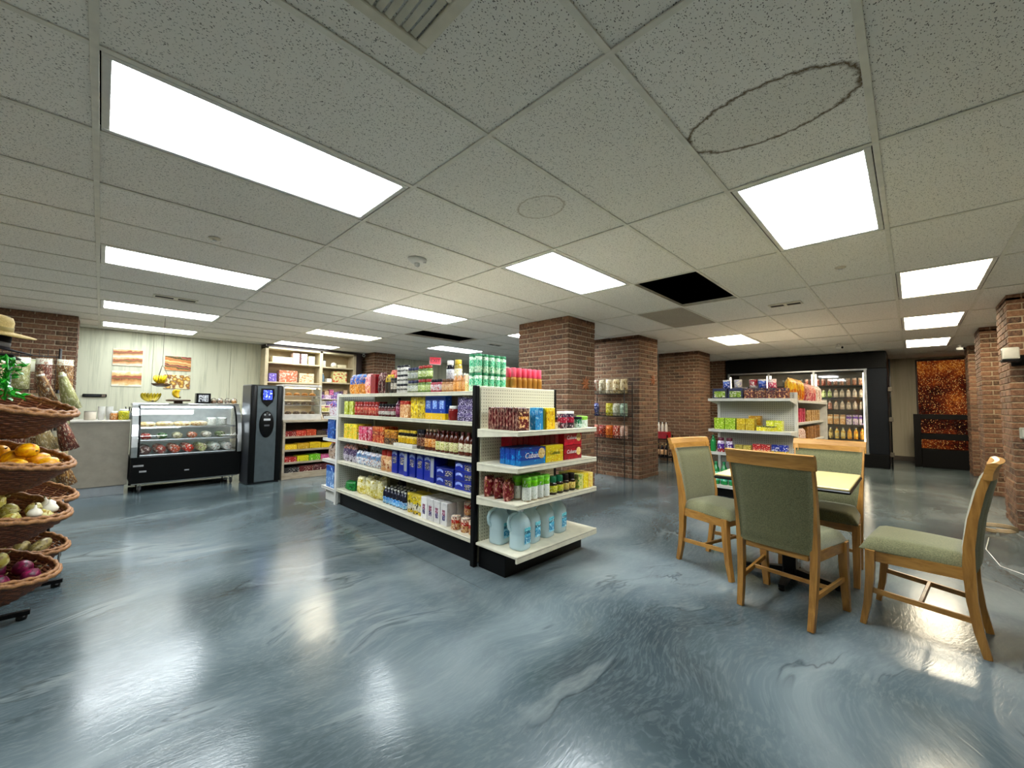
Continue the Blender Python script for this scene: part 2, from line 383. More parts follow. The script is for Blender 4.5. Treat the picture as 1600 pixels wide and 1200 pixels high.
def ceiling():
    root = empty('ceiling', (0, 0, CEIL), 0, 'white drop ceiling of lay-in tiles in a metal grid', None, None, 'structure')
    tm = MB().bbox((.004, .004, .002), (TX-.004, TY-.004, .017), .002).mesh('ceiling_tile', TILE_M)
    special = {(1, -1): m_tile('stained_tile_board', (.695, .31, .185, .30, '#5c4526', 1.0, .12)),
               (1, 1): m_tile('ring_stain_tile_board', (.66, .26, .125, .15, '#8d7a58', .55, .06)),
               (4, 2): m_tile('browned_tile_board', None, '#9c9282')}
    i0, i1, j0, j1 = -2, 11, -6, 15
    for i in range(i0, i1):
        for j in range(j0, j1):
            x, y = GX+i*TX, GY+j*TY
            if x+TX < X0 or y+TY < Y0 or x > X1 or y > Y1: continue
            if (i, j) in LIGHTS or (i, j) in HOLES: continue
            me = tm
            if (i, j) in special:
                me = tm.copy(); me.materials[0] = special[(i, j)]
            dz = random.uniform(0, .0025)
            link('ceiling_tile', me, root, (x, y, dz))
    for i in range(i0, i1+1):
        x = GX+i*TX
        if x < X0 or x > X1: continue
        m = MB().bbox((x-.012, Y0, -.004), (x+.012, Y1, .0015), .001).box((x-.002, Y0, .0015), (x+.002, Y1, .03)); m.build('grid_runner', TBAR, root)
    for j in range(j0, j1+1):
        y = GY+j*TY
        if y < Y0 or y > Y1: continue
        m = MB().bbox((X0, y-.012, -.0035), (X1, y+.012, .0015), .001).box((X0, y-.002, .0015), (X1, y+.002, .03)); m.build('cross_runner', TBAR, root)
    tag(MB().box((X0, Y0, 2.86), (X1, Y1, 2.92)).build('trim_1', mat('dark_deck', '#0a0a0a', .9)), 'dark roof deck above the ceiling void', None, None, 'structure')
    # lay-in light fixtures
    lc = m_light('cool_lens', '#f1f9fc', LIGHT_COOL); lw = m_light('warm_lens', '#fff0d0', LIGHT_WARM)
    fm = MB()
    for a, b in (((.016, .016), (TX-.016, .045)), ((.016, TY-.045), (TX-.016, TY-.016)), ((.016, .045), (.045, TY-.045)), ((TX-.045, .045), (TX-.016, TY-.045))):
        fm.bbox((a[0], a[1], -.002), (b[0], b[1], .012), .003)
    frame = fm.mesh('lens_frame', WHITE_STEEL)
    lens = MB().bbox((-TX/2+.045, -TY/2+.045, .004), (TX/2-.045, TY/2-.045, .010), .002).mesh('lens', lc); lens2 = lens.copy(); lens2.materials[0] = lw
    lens3 = lens.copy(); lens3.materials[0] = m_light('dimmed_lens', '#eef6f4', LIGHT_COOL*.45)     # strength cut near the back wall, keeps wall and cabinet from washing out
    hm = MB().box((.03, .03, .012), (TX-.03, TY-.03, .10)).mesh('housing', WHITE_STEEL)
    for (i, j), k in LIGHTS.items():
        r = empty('ceiling_light', (GX+i*TX, GY+j*TY, CEIL), 0, LABELS[(i, j)], 'ceiling light', 'lay-in ceiling light panels')
        link('frame', frame, r); link('lens', {'c': lens, 'w': lens2, 'd': lens3}[k], r, (TX/2, TY/2, 0)); link('housing', hm, r)
ceiling()

# ---- brick pillars: every brick on the sides in view is its own object
BRK = {}
def brick_mesh(dx, dy):
    k = (round(dx, 3), round(dy, 3))
    if k not in BRK: BRK[k] = MB().bbox((-dx/2, -dy/2, 0), (dx/2, dy/2, .056), .004).mesh('brick', BRICK_M)
    return BRK[k]
def pillar(label, x0, x1, y0, y1, faces, top=CEIL, name='brick_pillar'):
    r = empty(name, ((x0+x1)/2, (y0+y1)/2, 0), 0, label, None, None, 'structure')
    ox, oy = r.location.x, r.location.y
    MB().box((x0-ox+.008, y0-oy+.008, 0), (x1-ox-.008, y1-oy-.008, top)).build('mortar_core', MORTAR_M, r)
    ST = MB(); n = 0; L, D, J, P = .2, .095, .011, .0674
    def put(ax, bx, ay, by, z, vis):
        nonlocal n
        dx, dy = bx-ax, by-ay
        if dx < .012 or dy < .012: return
        if z+.056 > top: z = top-.057
        jx, jy = random.uniform(-.0025, .0025), random.uniform(-.0025, .0025)
        if vis and n < 300:
            n += 1; o = link('brick', brick_mesh(dx, dy), r, ((ax+bx)/2-ox+jx, (ay+by)/2-oy+jy, z), 0)
        else: ST.box((ax-ox, ay-oy, z), (bx-ox, by-oy, z+.056))
    for c in range(int(top/P)+1):
        z = c*P+.004
        if z > top-.02: break
        e = c % 2; lx, ly = (L, D) if e else (D, L)
        for cx, cy, fs in ((0, 0, '-x-y'), (0, 1, '-x+y'), (1, 0, '+x-y'), (1, 1, '+x+y')):
            vis = any(f in fs for f in faces)
            ax, bx = (x0, x0+lx) if cx == 0 else (x1-lx, x1); ay, by = (y0, y0+ly) if cy == 0 else (y1-ly, y1)
            put(ax, bx, ay, by, z, vis)
        for f in ('-x', '+x'):
            a, b = y0+ly+J, y1-ly-J; xa, xb = (x0, x0+.06) if f == '-x' else (x1-.06, x1)
            while a < b-.02:
                q = min(a+L, b); put(xa, xb, a, q, z, f in faces); a = q+J
        for f in ('-y', '+y'):
            a, b = x0+lx+J, x1-lx-J; ya, yb = (y0, y0+.06) if f == '-y' else (y1-.06, y1)
            while a < b-.02:
                q = min(a+L, b); put(a, q, ya, yb, z, f in faces); a = q+J
    if ST.v: tag(ST.build('brickwork', BRICK_M, r), None, None, None, 'stuff')
    return r
pillar('large brick pillar behind the main shelf end', 4.29, 4.92, 3.20, 4.10, ('-x', '-y'))
pillar('brick pillar with the wire snack rack against it', 6.23, 6.93, 3.20, 4.08, ('-x', '-y'))
pillar('broad brick pillar between the snack rack and the cooler', 8.82, 9.5, 3.18, 4.05, ('-x', '-y'))
pillar('shadowed brick pillar at the left end of the cooler', 11.12, 11.8, 3.36, 4.1, ('-x', '-y'))
pillar('nearest brick pillar at the right edge with a wall lamp', 6.50, 7.2, -1.7, -.72, ('-x', '+y'))
pillar('middle brick pillar of the right-hand row', 8.83, 9.5, -1.7, -.72, ('-x', '+y'))
pillar('farthest brick pillar of the right-hand row beside the amber window', 11.19, 11.8, -1.75, -.76, ('-x', '+y'))
pillar('brick pillar behind the produce rack at the left edge', -1.3, -.27, 8.4, 8.95, ('-y', '+x'))
pillar('small brick pillar right of the tobacco cabinet', 4.42, 4.95, 8.85, 9.57, ('-x', '-y'))
# ================================================================== PRODUCTS
PM = {}
def pm(key, fn, mats):
    """mesh cache: geometry made once, alike products share it"""
    k = (key,)+tuple(m.name for m in (mats if isinstance(mats, (list, tuple)) else [mats]))
    if k not in PM: PM[k] = fn().mesh(key.split(':')[0], mats)
    return PM[k]
def carton(name, w, d, h, m, panel=None, loc=(0, 0, 0), rz=0, label=None, cat='box', group=None, txt=None):
    """folding carton, front at -Y: bevelled body with a top seam flap; optional front panel and lettering"""
    def f():
        b = MB().bbox((-w/2, -d/2, 0), (w/2, d/2, h), .0025)
        b.box((-w*.5+.004, -.004, h), (w*.5-.004, .004, h+.0008)); return b
    o = link(name, pm(f'{name}:{w:.3f},{d:.3f},{h:.3f}', f, m), None, loc, rz); tag(o, label, cat, group)
    if panel:
        pmat, a, b_, c, e = panel      # fractions of the front: x0,x1,z0,z1
        g = lambda: MB().bbox((-w/2+a*w, -d/2-.0012, c*h), (-w/2+b_*w, -d/2+.0005, e*h), .0008)
        link('front_label', pm(f'front_label:{w:.3f},{d:.3f},{h:.3f},{a},{b_},{c},{e}', g, pmat), o)
    if txt:
        me, tx, tz = txt
        link('lettering', me, o, (tx*w, -d/2-.0022, tz*h), 0, (R(90), 0, 0))
    return o
def can(name, r, h, m, lidm, loc, rz=0, label=None, cat='can', group=None, plastic=False):
    f = lambda: MB().lathe([(r*.9, 0), (r*.97, .003), (r, .006), (r, h-.006), (r*.97, h-.003), (r*.92, h)], 14)
    o = link(name, pm(f'{name}:{r:.3f},{h:.3f}', f, m), None, loc, rz); tag(o, label, cat, group)
    if plastic: g = lambda: MB().lathe([(r*1.02, h-.014), (r*1.03, h-.012), (r*1.03, h+.004), (r*.95, h+.006)], 14)
    else: g = lambda: MB().lathe([(r*1.01, h-.004), (r*1.01, h+.001), (r*.93, h+.001), (r*.9, h-.001)], 14)
    link('lid', pm(f'lid:{name}{r:.3f},{h:.3f}', g, lidm), o); return o
def jar(name, r, h, m, capm, lab, loc, rz=0, label=None, cat='jar', group=None, capk=.2):
    s = h*(1-capk)
    f = lambda: MB().lathe([(r*.85, 0), (r, .006), (r, s*.82), (r*.93, s*.93), (r*.72, s), (r*.7, s+.004)], 14)
    o = link(name, pm(f'{name}:{r:.3f},{h:.3f},{capk}', f, m), None, loc, rz); tag(o, label, cat, group)
    g = lambda: MB().lathe([(r*.80, s-.002), (r*.82, s+.002), (r*.82, h-.003), (r*.76, h)], 14)
    link('lid', pm(f'lid:{name}{r:.3f},{h:.3f},{capk}', g, capm), o)
    if lab:
        q = lambda: MB().lathe([(r*.99, s*.2), (r*1.015, s*.2+.001), (r*1.015, s*.74), (r*.99, s*.74+.001)], 14)
        link('label_band', pm(f'label_band:{name}{r:.3f},{h:.3f}', q, lab), o)
    return o
def bottle(name, r, h, m, capm, lab, loc, rz=0, label=None, cat='bottle', group=None, neck=.32, lz=(.16, .55), sq=None):
    b = h*(1-neck)
    f = lambda: MB().lathe([(r*.82, 0), (r*.98, .006), (r, .015), (r, b*.9), (r*.9, b), (r*.5, b+(h-b)*.42), (r*.36, b+(h-b)*.6), (r*.36, h*.95)], 14, sq=sq)
    o = link(name, pm(f'{name}:{r:.3f},{h:.3f},{neck}', f, m), None, loc, rz); tag(o, label, cat, group)
    g = lambda: MB().lathe([(r*.43, h*.9), (r*.45, h*.905), (r*.45, h*.995), (r*.4, h)], 12)
    link('cap', pm(f'cap:{name}{r:.3f},{h:.3f}', g, capm), o)
    if lab:
        q = lambda: MB().lathe([(r*.99, h*lz[0]), (r*1.02, h*lz[0]+.001), (r*1.02, h*lz[1]), (r*.99, h*lz[1]+.001)], 14, sq=sq)
        link('label_band', pm(f'label_band:{name}{r:.3f},{h:.3f},{lz}', q, lab), o)
    return o
def pouch(name, w, d, h, m, loc, rz=0, label=None, cat='bag', group=None, crimp=True, lab=None, tilt=0.):
    """filled pillow bag, standing; crimped top edge"""
    def f():
        b = MB(); k = .86 if crimp else .97
        def side(sg):
            def fn(u, v):
                x = (u-.5)*w*(1-.10*math.sin(math.pi*v)*.5-(.06 if v > k else 0))
                t = (1-abs(2*u-1)**3)*(1-max(0, (v-k)/(1-k))**.7 if v > k else 1)*min(1, .45+v*4)*(1-.35*max(0, v-.5))
                wr = .03*math.sin(u*19+v*7)*d*(.3+v)
                return (x, sg*(d/2*max(t, 0.015)+wr*(1 if t > .1 else 0)), v*h)
            return fn
        b.grid(side(-1), 10, 10); o = len(b.f); b.grid(side(1), 10, 10)
        b.f[o:] = [tuple(reversed(q)) for q in b.f[o:]]
        b.add([(-w/2*.9, -d/2*.42, .001), (w/2*.9, -d/2*.42, .001), (w/2*.9, d/2*.42, .001), (-w/2*.9, d/2*.42, .001)], [(3, 2, 1, 0)])
        return b
    o = link(name, pm(f'{name}:{w:.3f},{d:.3f},{h:.3f},{crimp}', f, m), None, loc, rz, (tilt, 0, rz) if tilt else None); tag(o, label, cat, group)
    if lab:
        g = lambda: MB().grid(lambda u, v: ((u-.5)*w*.6, -d/2*(1.03-.25*abs(2*u-1)**2.5), h*(.22+.4*v)), 6, 2)
        link('front_label', pm(f'front_label:{name}{w:.3f},{h:.3f}', g, lab), o)
    return o
def lump(name, prof, m, loc, rot=(0, 0, 0), sc=(1, 1, 1), label=None, cat='fruit', group=None, stem=None, key=''):
    def f():
        b = MB().lathe(prof, 14); rr = random.Random(len(prof)*7+len(name))
        b.v = [(x*(1+rr.uniform(-.02, .02)), y*(1+rr.uniform(-.02, .02)), z) for x, y, z in b.v]; return b
    o = link(name, pm(f'{name}:{key}', f, m), None, loc, 0, rot, sc); tag(o, label, cat, group)
    if stem:
        sm, z, r, l = stem
        link('stem', pm(f'stem:{name}{key}', lambda: MB().lathe([(r, z-.004), (r*.8, z+l*.5), (r*.35, z+l)], 7), sm), o)
    return o
FX = R(-90)     # product turned to face -X (the aisle on the left of the main shelf)

# ================================================================== MAIN SHELF RUN
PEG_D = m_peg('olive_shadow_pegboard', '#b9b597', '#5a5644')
def shelf_mesh(name, x0, x1, y0, y1, lip, mats, front, t=.018):
    """steel shelf: thin deck and folded front lip; front in ('-x','-y','+y')"""
    b = MB().bbox((x0, y0, -t), (x1, y1, 0), .003)
    if front == '-x': b.bbox((x0-.004, y0, -lip), (x0+.012, y1, .002), .003); b.box((x0-.0048, y0+.002, -.010), (x0-.004, y1-.002, -.007), 1)
    if front == '-y': b.bbox((x0, y0-.004, -lip), (x1, y0+.012, .002), .003); b.box((x0+.002, y0-.0048, -.010), (x1-.002, y0-.004, -.007), 1)
    if front == '+x': b.bbox((x1-.012, y0, -lip), (x1+.004, y1, .002), .003)
    return b.mesh(name, mats)
SH_A, SH_B, SH_C, SH_D, SH_E = 1.300, 1.065, .790, .520, .195
GROOVE = mat('price_strip_groove', '#8d8a7c', .5)
def gondola():
    g = empty('gondola_shelf', (2.46, 3.62, 0), 0, 'long double-sided cream steel store shelf run filled with groceries', 'shelf')
    ox, oy = 2.46, 3.62; Pf = lambda x, y: (x-ox, y-oy)
    def bx(n, a, b, m, bev=.003): return MB().bbox((a[0]-ox, a[1]-oy, a[2]), (b[0]-ox, b[1]-oy, b[2]), bev).build(n, m, g)
    bx('kick_plate', (2.04, 2.38, 0), (2.05, 4.84, .17), BLACK_STEEL); bx('kick_plate', (2.87, 2.38, 0), (2.88, 4.84, .17), BLACK_STEEL)
    for y in (2.40, 3.62, 4.83): bx('base_foot', (2.05, y-.02, 0), (2.87, y+.02, .16), BLACK_STEEL)
    for a, b in ((2.39, 3.615), (3.625, 4.84)): bx('back_panel', (2.452, a, .15), (2.468, b, 1.29), PEG_D)
    for y in (2.38, 3.62, 4.845): bx('upright', (2.44, y-.014, 0), (2.48, y+.014, 1.335), CREAM_STEEL)
    for z, lip in ((SH_A, .032), (SH_B, .032), (SH_C, .032), (SH_D, .032), (SH_E, .034)):
        for a, b in ((2.385, 3.618), (3.622, 4.845)):
            link('shelf', shelf_mesh('shelf', 1.995-ox, 2.455-ox, a-oy, b-oy, lip, [CREAM_STEEL, GROOVE], '-x'), g, (0, 0, z))
        link('shelf', shelf_mesh('shelf', 2.465-ox, 2.925-ox, 2.385-oy, 4.845-oy, lip, [CREAM_STEEL, GROOVE], '+x'), g, (0, 0, z))
    # near end: black corner post and black frame of the end panel
    bx('corner_post', (1.975, 2.325, 0), (2.015, 2.372, 1.345), BLACK_STEEL, .006)
    bx('corner_post', (2.905, 2.325, 0), (2.945, 2.372, 1.345), BLACK_STEEL, .006)
    bx('end_panel', (2.016, 2.345, .02), (2.904, 2.372, 1.335), PEG)
    # far end upright with slots
    bx('end_upright', (1.985, 4.85, 0), (2.02, 4.90, 1.31), WHITE_STEEL, .004); bx('end_upright', (2.90, 4.85, 0), (2.935, 4.90, 1.31), WHITE_STEEL, .004)
    bx('end_panel', (2.021, 4.862, .02), (2.899, 4.885, 1.30), PEGW)
gondola()
EC = {1: 1.018, 2: .770, 3: .525, 0: .185}
def endcap():
    g = empty('endcap_shelf', (2.46, 2.1, 0), 0, 'cream endcap shelf unit with water jugs on its bottom deck', 'shelf')
    ox, oy = 2.46, 2.1
    def bx(n, a, b, m, bev=.003): return MB().bbox((a[0]-ox, a[1]-oy, a[2]), (b[0]-ox, b[1]-oy, b[2]), bev).build(n, m, g)
    bx('kick_box', (2.02, 2.04, 0), (2.93, 2.32, .145), BLACK_STEEL)
    bx('pegboard', (2.02, 2.318, .15), (2.90, 2.324, 1.338), PEG)
    for k, z in EC.items():
        b = shelf_mesh('shelf', 1.985-ox, 2.945-ox, 1.90-oy, 2.318-oy, .034 if k else .045, [CREAM_STEEL, GROOVE], '-y'); link('shelf', b, g, (0, 0, z))
        if k:
            for x in (1.99, 2.938):       # tapered side brackets
                MB().bar([(x-ox, 1.905-oy, -.020), (x-ox, 2.318-oy, -.036)], .006, [.024, .052], 0, None, (1, 0, 0)).build('bracket', CREAM_STEEL, g).location.z = z
endcap()
def far_endcap():
    g = empty('endcap_shelf', (2.46, 5.1, 0), 0, 'white endcap shelf on the far end of the main run', 'shelf'); ox, oy = 2.46, 5.1
    MB().bbox((2.03-ox, 4.905-oy, 0), (2.89-ox, 5.26-oy, .13), .003).build('kick_box', WHITE_STEEL, g)
    for z in (.17, .50, .76, 1.03):
        b = shelf_mesh('shelf', 2.0-ox, 2.92-ox, 4.905-oy, 5.32-oy, .034, [WHITE_STEEL, GROOVE], '-x'); link('shelf', b, g, (0, 0, z))
far_endcap()

def rowY(x, z, ya, yb, n, fn, back=1, dx=.1, tiers=1, dz=.1):
    """n products from ya (far) to yb (near) along the -X front edge, `back` rows deep, `tiers` high"""
    for i in range(n):
        y = ya+(yb-ya)*(i+.5)/n
        for b in range(back):
            for t in range(tiers):
                fn((x+b*dx+random.uniform(-.004, .004), y, z+.001+t*dz))
def rowX(y, z, xa, xb, n, fn, back=1, dy=.1, tiers=1, dz=.1):
    for i in range(n):
        x = xa+(xb-xa)*(i+.5)/n
        for b in range(back):
            for t in range(tiers): fn((x, y+b*dy+random.uniform(-.003, .003), z+.001+t*dz))
def main_products():
    C = lambda *a, **k: (lambda loc: carton(*a, loc=loc, rz=FX, **k))
    J = lambda *a, **k: (lambda loc: jar(*a, loc=loc, rz=FX, **k))
    B = lambda *a, **k: (lambda loc: bottle(*a, loc=loc, rz=FX, **k))
    K = lambda *a, **k: (lambda loc: can(*a, loc=loc, rz=FX, **k))
    P = lambda *a, **k: (lambda loc: pouch(*a, loc=loc, rz=FX+random.uniform(-.12, .12), **k))
    def L(l, c, g): return dict(label=l, cat=c, group=g)
    red = mat('red_lid', '#a8231c', .35); white = mat('white_lid', '#e6e4de', .4); dark = mat('dark_lid', '#1b1a22', .35); grn = mat('green_lid', '#0f7a48', .35)
    yel = mat('yellow_lid', '#d8b62c', .4); navy = mat('navy_lid', '#1d2350', .35); clr = mat('clear_jar', '#c9cbb8', .1)
    # ---- top shelf A
    rowY(2.12, SH_A, 4.80, 4.42, 3, P('snack_bag', .112, .10, .235, pack('blue_top_snack', [(0, '#c98a4e'), (.5, '#2f62b5'), (.9, '#6d9be0')], '#e8c08a', '#7a4526', 7), **L('blue-topped snack bag at the far end of the main shelf top', 'bag', 'blue-topped snack bags')))
    rowY(2.12, SH_A, 4.42, 4.26, 1, P('snack_bag', .13, .09, .23, pack('pink_snack', [(0, '#d79a78'), (.4, '#e3a7ac')], '#b3484e', '#f0d0c0', 6), **L('pink snack bag on the main shelf top beside the blue-topped bags', 'bag', None)))
    rowY(2.12, SH_A, 4.25, 4.12, 1, C('cracker_box', .11, .08, .215, pack('red_box_a', [(0, '#8d1119'), (.85, '#a8222a')], '#6a0c12', None, 4), **L('tall plain red box on the main shelf top', 'box', None)))
    rowY(2.12, SH_A, 4.11, 3.95, 2, P('coffee_bag', .07, .07, .23, pack('maroon_bag', [(0, '#3a1013'), (.6, '#5a1a1e')], '#c9b0a4', '#7c1f26', 7), **L('dark maroon coffee bag standing on the main shelf top', 'bag', 'maroon bags on the shelf top')))
    rowY(2.28, SH_A, 4.15, 3.65, 5, P('candy_bag', .10, .08, .27, pack('red_candy_bag', [(0, '#7a1616'), (.5, '#b8302a')], '#e9b9a0', '#d14b3a', 7), **L('red bag in the second row on the main shelf top', 'bag', 'red bags behind the front row')))
    rowY(2.12, SH_A, 3.94, 3.80, 2, P('coffee_bag', .062, .07, .20, pack('yellow_top_bag', [(0, '#221a14'), (.6, '#c0a31f'), (.9, '#e8cf3e')], '#4a3418', None, 7), **L('black bag with yellow top on the main shelf top', 'bag', 'yellow-topped black bags')))
    rowY(2.10, SH_A, 3.80, 3.68, 2, K('seasoning_can', .028, .15, pack('black_white_can', [(0, '#191715'), (.3, '#e0d8cc'), (.7, '#231f1c')], '#8f7b64', None, 8), dark, **L('black and cream seasoning can on the main shelf top', 'can', 'black and cream seasoning cans'), plastic=True))
    rowY(2.10, SH_A, 3.68, 3.49, 3, K('seasoning_can', .030, .085, pack('white_black_tin', [(0, '#d9d6cf'), (.35, '#1d1b1a'), (.55, '#e6e3dd')], '#b8b4ab', None, 9), dark, **L('stacked white tin with black lid on the main shelf top', 'can', 'stacked white tins'), plastic=True), tiers=3, dz=.0925)
    rowY(2.10, SH_A, 3.48, 3.31, 3, J('pickle_jar', .027, .12, mat('olive_glass', '#7d8064', .12), navy, pack('pale_label', [(0, '#cfd0c4')], '#4d5a86', '#8a9a55', 7), **L('olive jar with navy lid on the main shelf top', 'jar', 'olive jars with navy lids')), tiers=2, dz=.123)
    rowY(2.10, SH_A, 3.30, 3.10, 3, J('pickle_jar', .032, .125, mat('pickle_green', '#5f7a35', .12), red, pack('olive_label', [(0, '#a9ba6b')], '#e9ead0', '#3f5a22', 6), **L('green pickle jar with red lid in a double stack', 'jar', 'green jars with red lids')), tiers=2, dz=.128)
    rowY(2.10, SH_A, 3.09, 2.92, 2, J('spread_jar', .036, .118, mat('berry_glass', '#a33a48', .12), dark, pack('pink_label', [(0, '#e3dcdc')], '#c0394a', '#e9b9bd', 6), **L('berry jar with dark lid and pale label on the shelf top', 'jar', 'berry jars with dark lids')))
    rowY(2.26, SH_A+.10, 3.09, 2.98, 1, J('spread_jar', .036, .20, mat('black_jar', '#15121c', .12), white, pack('white_label', [(0, '#d6d6dc')], '#8a87a4', None, 6), **L('tall black jar with white lid behind the berry jars', 'jar', None)))
    carton('shipping_tray', .25, .3, .098, mat('kraft_board', '#a98c64', .8), loc=(2.28, 2.98, SH_A+.001), rz=FX, **L('kraft tray carrying two tall jars on the shelf top', 'box', None))
    rowY(2.26, SH_A+.10, 2.97, 2.86, 1, J('spread_jar', .036, .20, mat('mustard_jar', '#a8923a', .15), yel, pack('cream_label', [(0, '#ded8c0')], '#b99f4a', None, 6), **L('tall mustard jar with yellow lid behind the berry jars', 'jar', None)))
    rowY(2.10, SH_A, 2.92, 2.76, 3, J('sauce_jar', .026, .115, mat('amber_glass', '#a9713d', .12), mat('brown_lid', '#5c3a20', .4), pack('tan_label', [(0, '#d9b48a')], '#a1472c', '#efe2c8', 7), **L('amber sauce jar with brown lid on the shelf top', 'jar', 'amber sauce jars')))
    rowY(2.10, SH_A, 2.76, 2.60, 4, B('hot_sauce_bottle', .019, .155, mat('orange_sauce', '#c4803f', .15), white, pack('orange_label', [(0, '#e0a866')], '#b5562a', '#f2e2c4', 7), **L('small orange sauce bottle with white cap on the shelf top', 'bottle', 'orange sauce bottles')), back=2, dx=.06)
    rowY(2.10, SH_A, 2.60, 2.52, 2, C('soup_packet', .038, .03, .14, pack('cream_packet', [(0, '#d6c98e'), (.5, '#e6dcc0')], '#c06a4a', '#8fa35a', 7), **L('cream soup packet on the shelf top beside the green-capped bottles', 'box', 'cream soup packets')), back=2, dx=.05)
    # green-capped cleaner bottles, double stack wrapping the near corner
    gl = pack('green_cleaner_label', [(0, '#d5efd0'), (.35, '#6fc79a'), (.7, '#e0f2dd')], '#2f8a5f', '#f0f6ea', 6)
    gb = mat('pale_green_bottle', '#bfe3c9', .2)
    lab = L('white-green bottle with green cap in the double stack at the shelf top corner', 'bottle', 'green-capped bottles at the corner')
    for t in range(2):
        for i in range(5):
            for b in range(2):
                can('cleaner_bottle', .028, .142, gl, grn, (2.075+i*.066, 2.42+b*.07, SH_A+.001+t*.149), 0, plastic=True, **lab)
    for i in range(6):
        for b in range(2):
            jar('juice_bottle', .027, .215, mat('amber_juice', '#a8712a', .12), mat('pink_cap', '#d9455f', .35), None, (2.46+i*.066, 2.41+b*.062, SH_A+.001), 0, capk=.36,
                   **L('amber bottle with tall pink cap lined up on the endcap top edge', 'bottle', 'amber bottles with pink caps'))
    bb = carton('gift_basket_box', .10, .08, .24, pack('dark_gift', [(0, '#2b2a22'), (.5, '#8f8577')], '#c9b9a4', '#1a1a16', 6), loc=(2.53, 2.62, SH_A+.001), rz=0, **L('dark patterned box behind the pink-capped bottles', 'box', None))
    # ---- shelf B
    z = SH_B
    rowY(2.08, z, 4.80, 4.56, 2, C('tea_box', .10, .09, .155, pack('lime_box', [(0, '#9aa23a'), (.7, '#b5bd55')], '#d9dfa5', '#6d7422', 4), **L('yellow-green box at the far end of the second shelf', 'box', 'yellow-green boxes')))
    rowY(2.07, z, 4.55, 4.00, 8, J('sauce_jar', .031, .15, mat('tomato_sauce', '#8e1c18', .15), red, pack('red_label', [(0, '#a5201f'), (.5, '#c23a30')], '#e8c9a8', '#6a1010', 7), **L('red sauce jar in the long row on the second shelf', 'jar', 'red sauce jars, second shelf')), back=2, dx=.08)
    rowY(2.07, z, 3.99, 3.66, 5, J('sauce_jar', .029, .13, mat('dark_sauce', '#4a1517', .15), mat('black_lid', '#17151a', .35), pack('white_red_label', [(0, '#d8d2cb'), (.6, '#7c2026')], '#44191b', None, 8), **L('dark sauce jar with white and red label on the second shelf', 'jar', 'dark sauce jars')), back=2, dx=.08)
    rowY(2.07, z, 3.65, 3.55, 1, B('syrup_bottle', .032, .19, mat('plum_syrup', '#5c1f3a', .12), dark, pack('plum_label', [(0, '#8a3154')], '#d9a8bd', None, 7), **L('plum-red bottle standing alone on the second shelf', 'bottle', None)))
    rowY(2.07, z, 3.53, 3.36, 1, C('mix_box', .15, .07, .16, pack('tan_red_box', [(0, '#d9a87a'), (.78, '#a82a26')], '#f2dcb8', '#a85a3a', 5), **L('tan box with red top on the second shelf', 'box', None)))
    rowY(2.08, z, 3.35, 3.12, 2, C('pancake_mix_box', .115, .07, .195, pack('yellow_mix_box', [(0, '#c9aa1e'), (.25, '#e2c62c')], '#8a6a10', '#f5ecb0', 5), **L('tall yellow box on the second shelf beside the blue boxes', 'box', 'tall yellow boxes')))
    rowY(2.08, z, 3.11, 2.80, 3, C('rice_box', .10, .07, .205, pack('blue_yellow_box', [(0, '#e0b84a'), (.26, '#24439e'), (.93, '#3a62c4')], '#c9d8f2', None, 5, .66), (pack('blue_panel', [(0, '#8fb2e8')], '#2b4aa8', '#f0f4ff', 4), .2, .8, .45, .8), **L('tall blue box with yellow foot on the second shelf', 'box', 'blue and yellow boxes, second shelf')))
    rowY(2.07, z, 2.78, 2.66, 1, J('jam_jar', .045, .12, mat('red_jam', '#7c1a1a', .15), white, None, **L('squat red jar with white lid on the second shelf', 'jar', None)))
    rowY(2.20, z, 2.78, 2.64, 1, P('candy_bag', .12, .07, .215, pack('striped_bag', [(0, '#d9d4c4')], '#1c1c1c', '#e0d9a0', 7), **L('black and white patterned bag behind the squat red jar', 'bag', None)))
    rowY(2.07, z, 2.63, 2.42, 2, C('pasta_side_box', .10, .07, .063, pack('purple_box', [(0, '#2b2244'), (.5, '#3f3563')], '#d9d2e6', '#8f7ab5', 6), **L('purple and white box in the stack beside the black post', 'box', 'stacked purple boxes')), tiers=3, dz=.064)
    # ---- shelf C
    z = SH_C
    rowY(2.08, z, 4.80, 4.46, 3, C('corn_flour_box', .105, .08, .165, pack('yellow_flour_box', [(0, '#d8b01c'), (.8, '#ecd04a')], '#8fae2a', '#f4ecb5', 6), **L('bright yellow box at the far end of the third shelf', 'box', 'bright yellow boxes, third shelf')), back=2, dx=.1)
    rowY(2.08, z, 4.44, 4.12, 3, C('cake_mix_box', .09, .06, .15, pack('pink_red_box', [(0, '#b52a44'), (.5, '#d5607c')], '#f0d5da', '#7c1226', 4), **L('pink and red box on the third shelf', 'box', 'pink and red boxes, third shelf')), back=2, dx=.1)
    rowY(2.08, z, 4.10, 3.86, 3, C('gelatin_box', .072, .07, .165, pack('red_orange_box', [(0, '#b8351f'), (.45, '#8e1c1a'), (.7, '#cc5a3a')], '#f0c08a', '#7c1414', 6), **L('red box with pale print on the third shelf', 'box', 'red boxes, third shelf')), back=2, dx=.1)
    rowY(2.08, z, 3.84, 3.60, 2, C('bean_box', .11, .07, .14, pack('brown_berry_box', [(0, '#2c1a1c'), (.45, '#a86a2c'), (.85, '#c98f3e')], '#4a2a1c', '#e2bd7c', 6), **L('brown and orange box on the third shelf', 'box', 'brown boxes, third shelf')))
    carton('retail_tray', .34, .12, .03, mat('white_tray', '#d9d6cc', .6), loc=(2.07, 3.42, z+.001), rz=FX, **L('white cardboard tray under the yellow jars on the third shelf', 'tray', None))
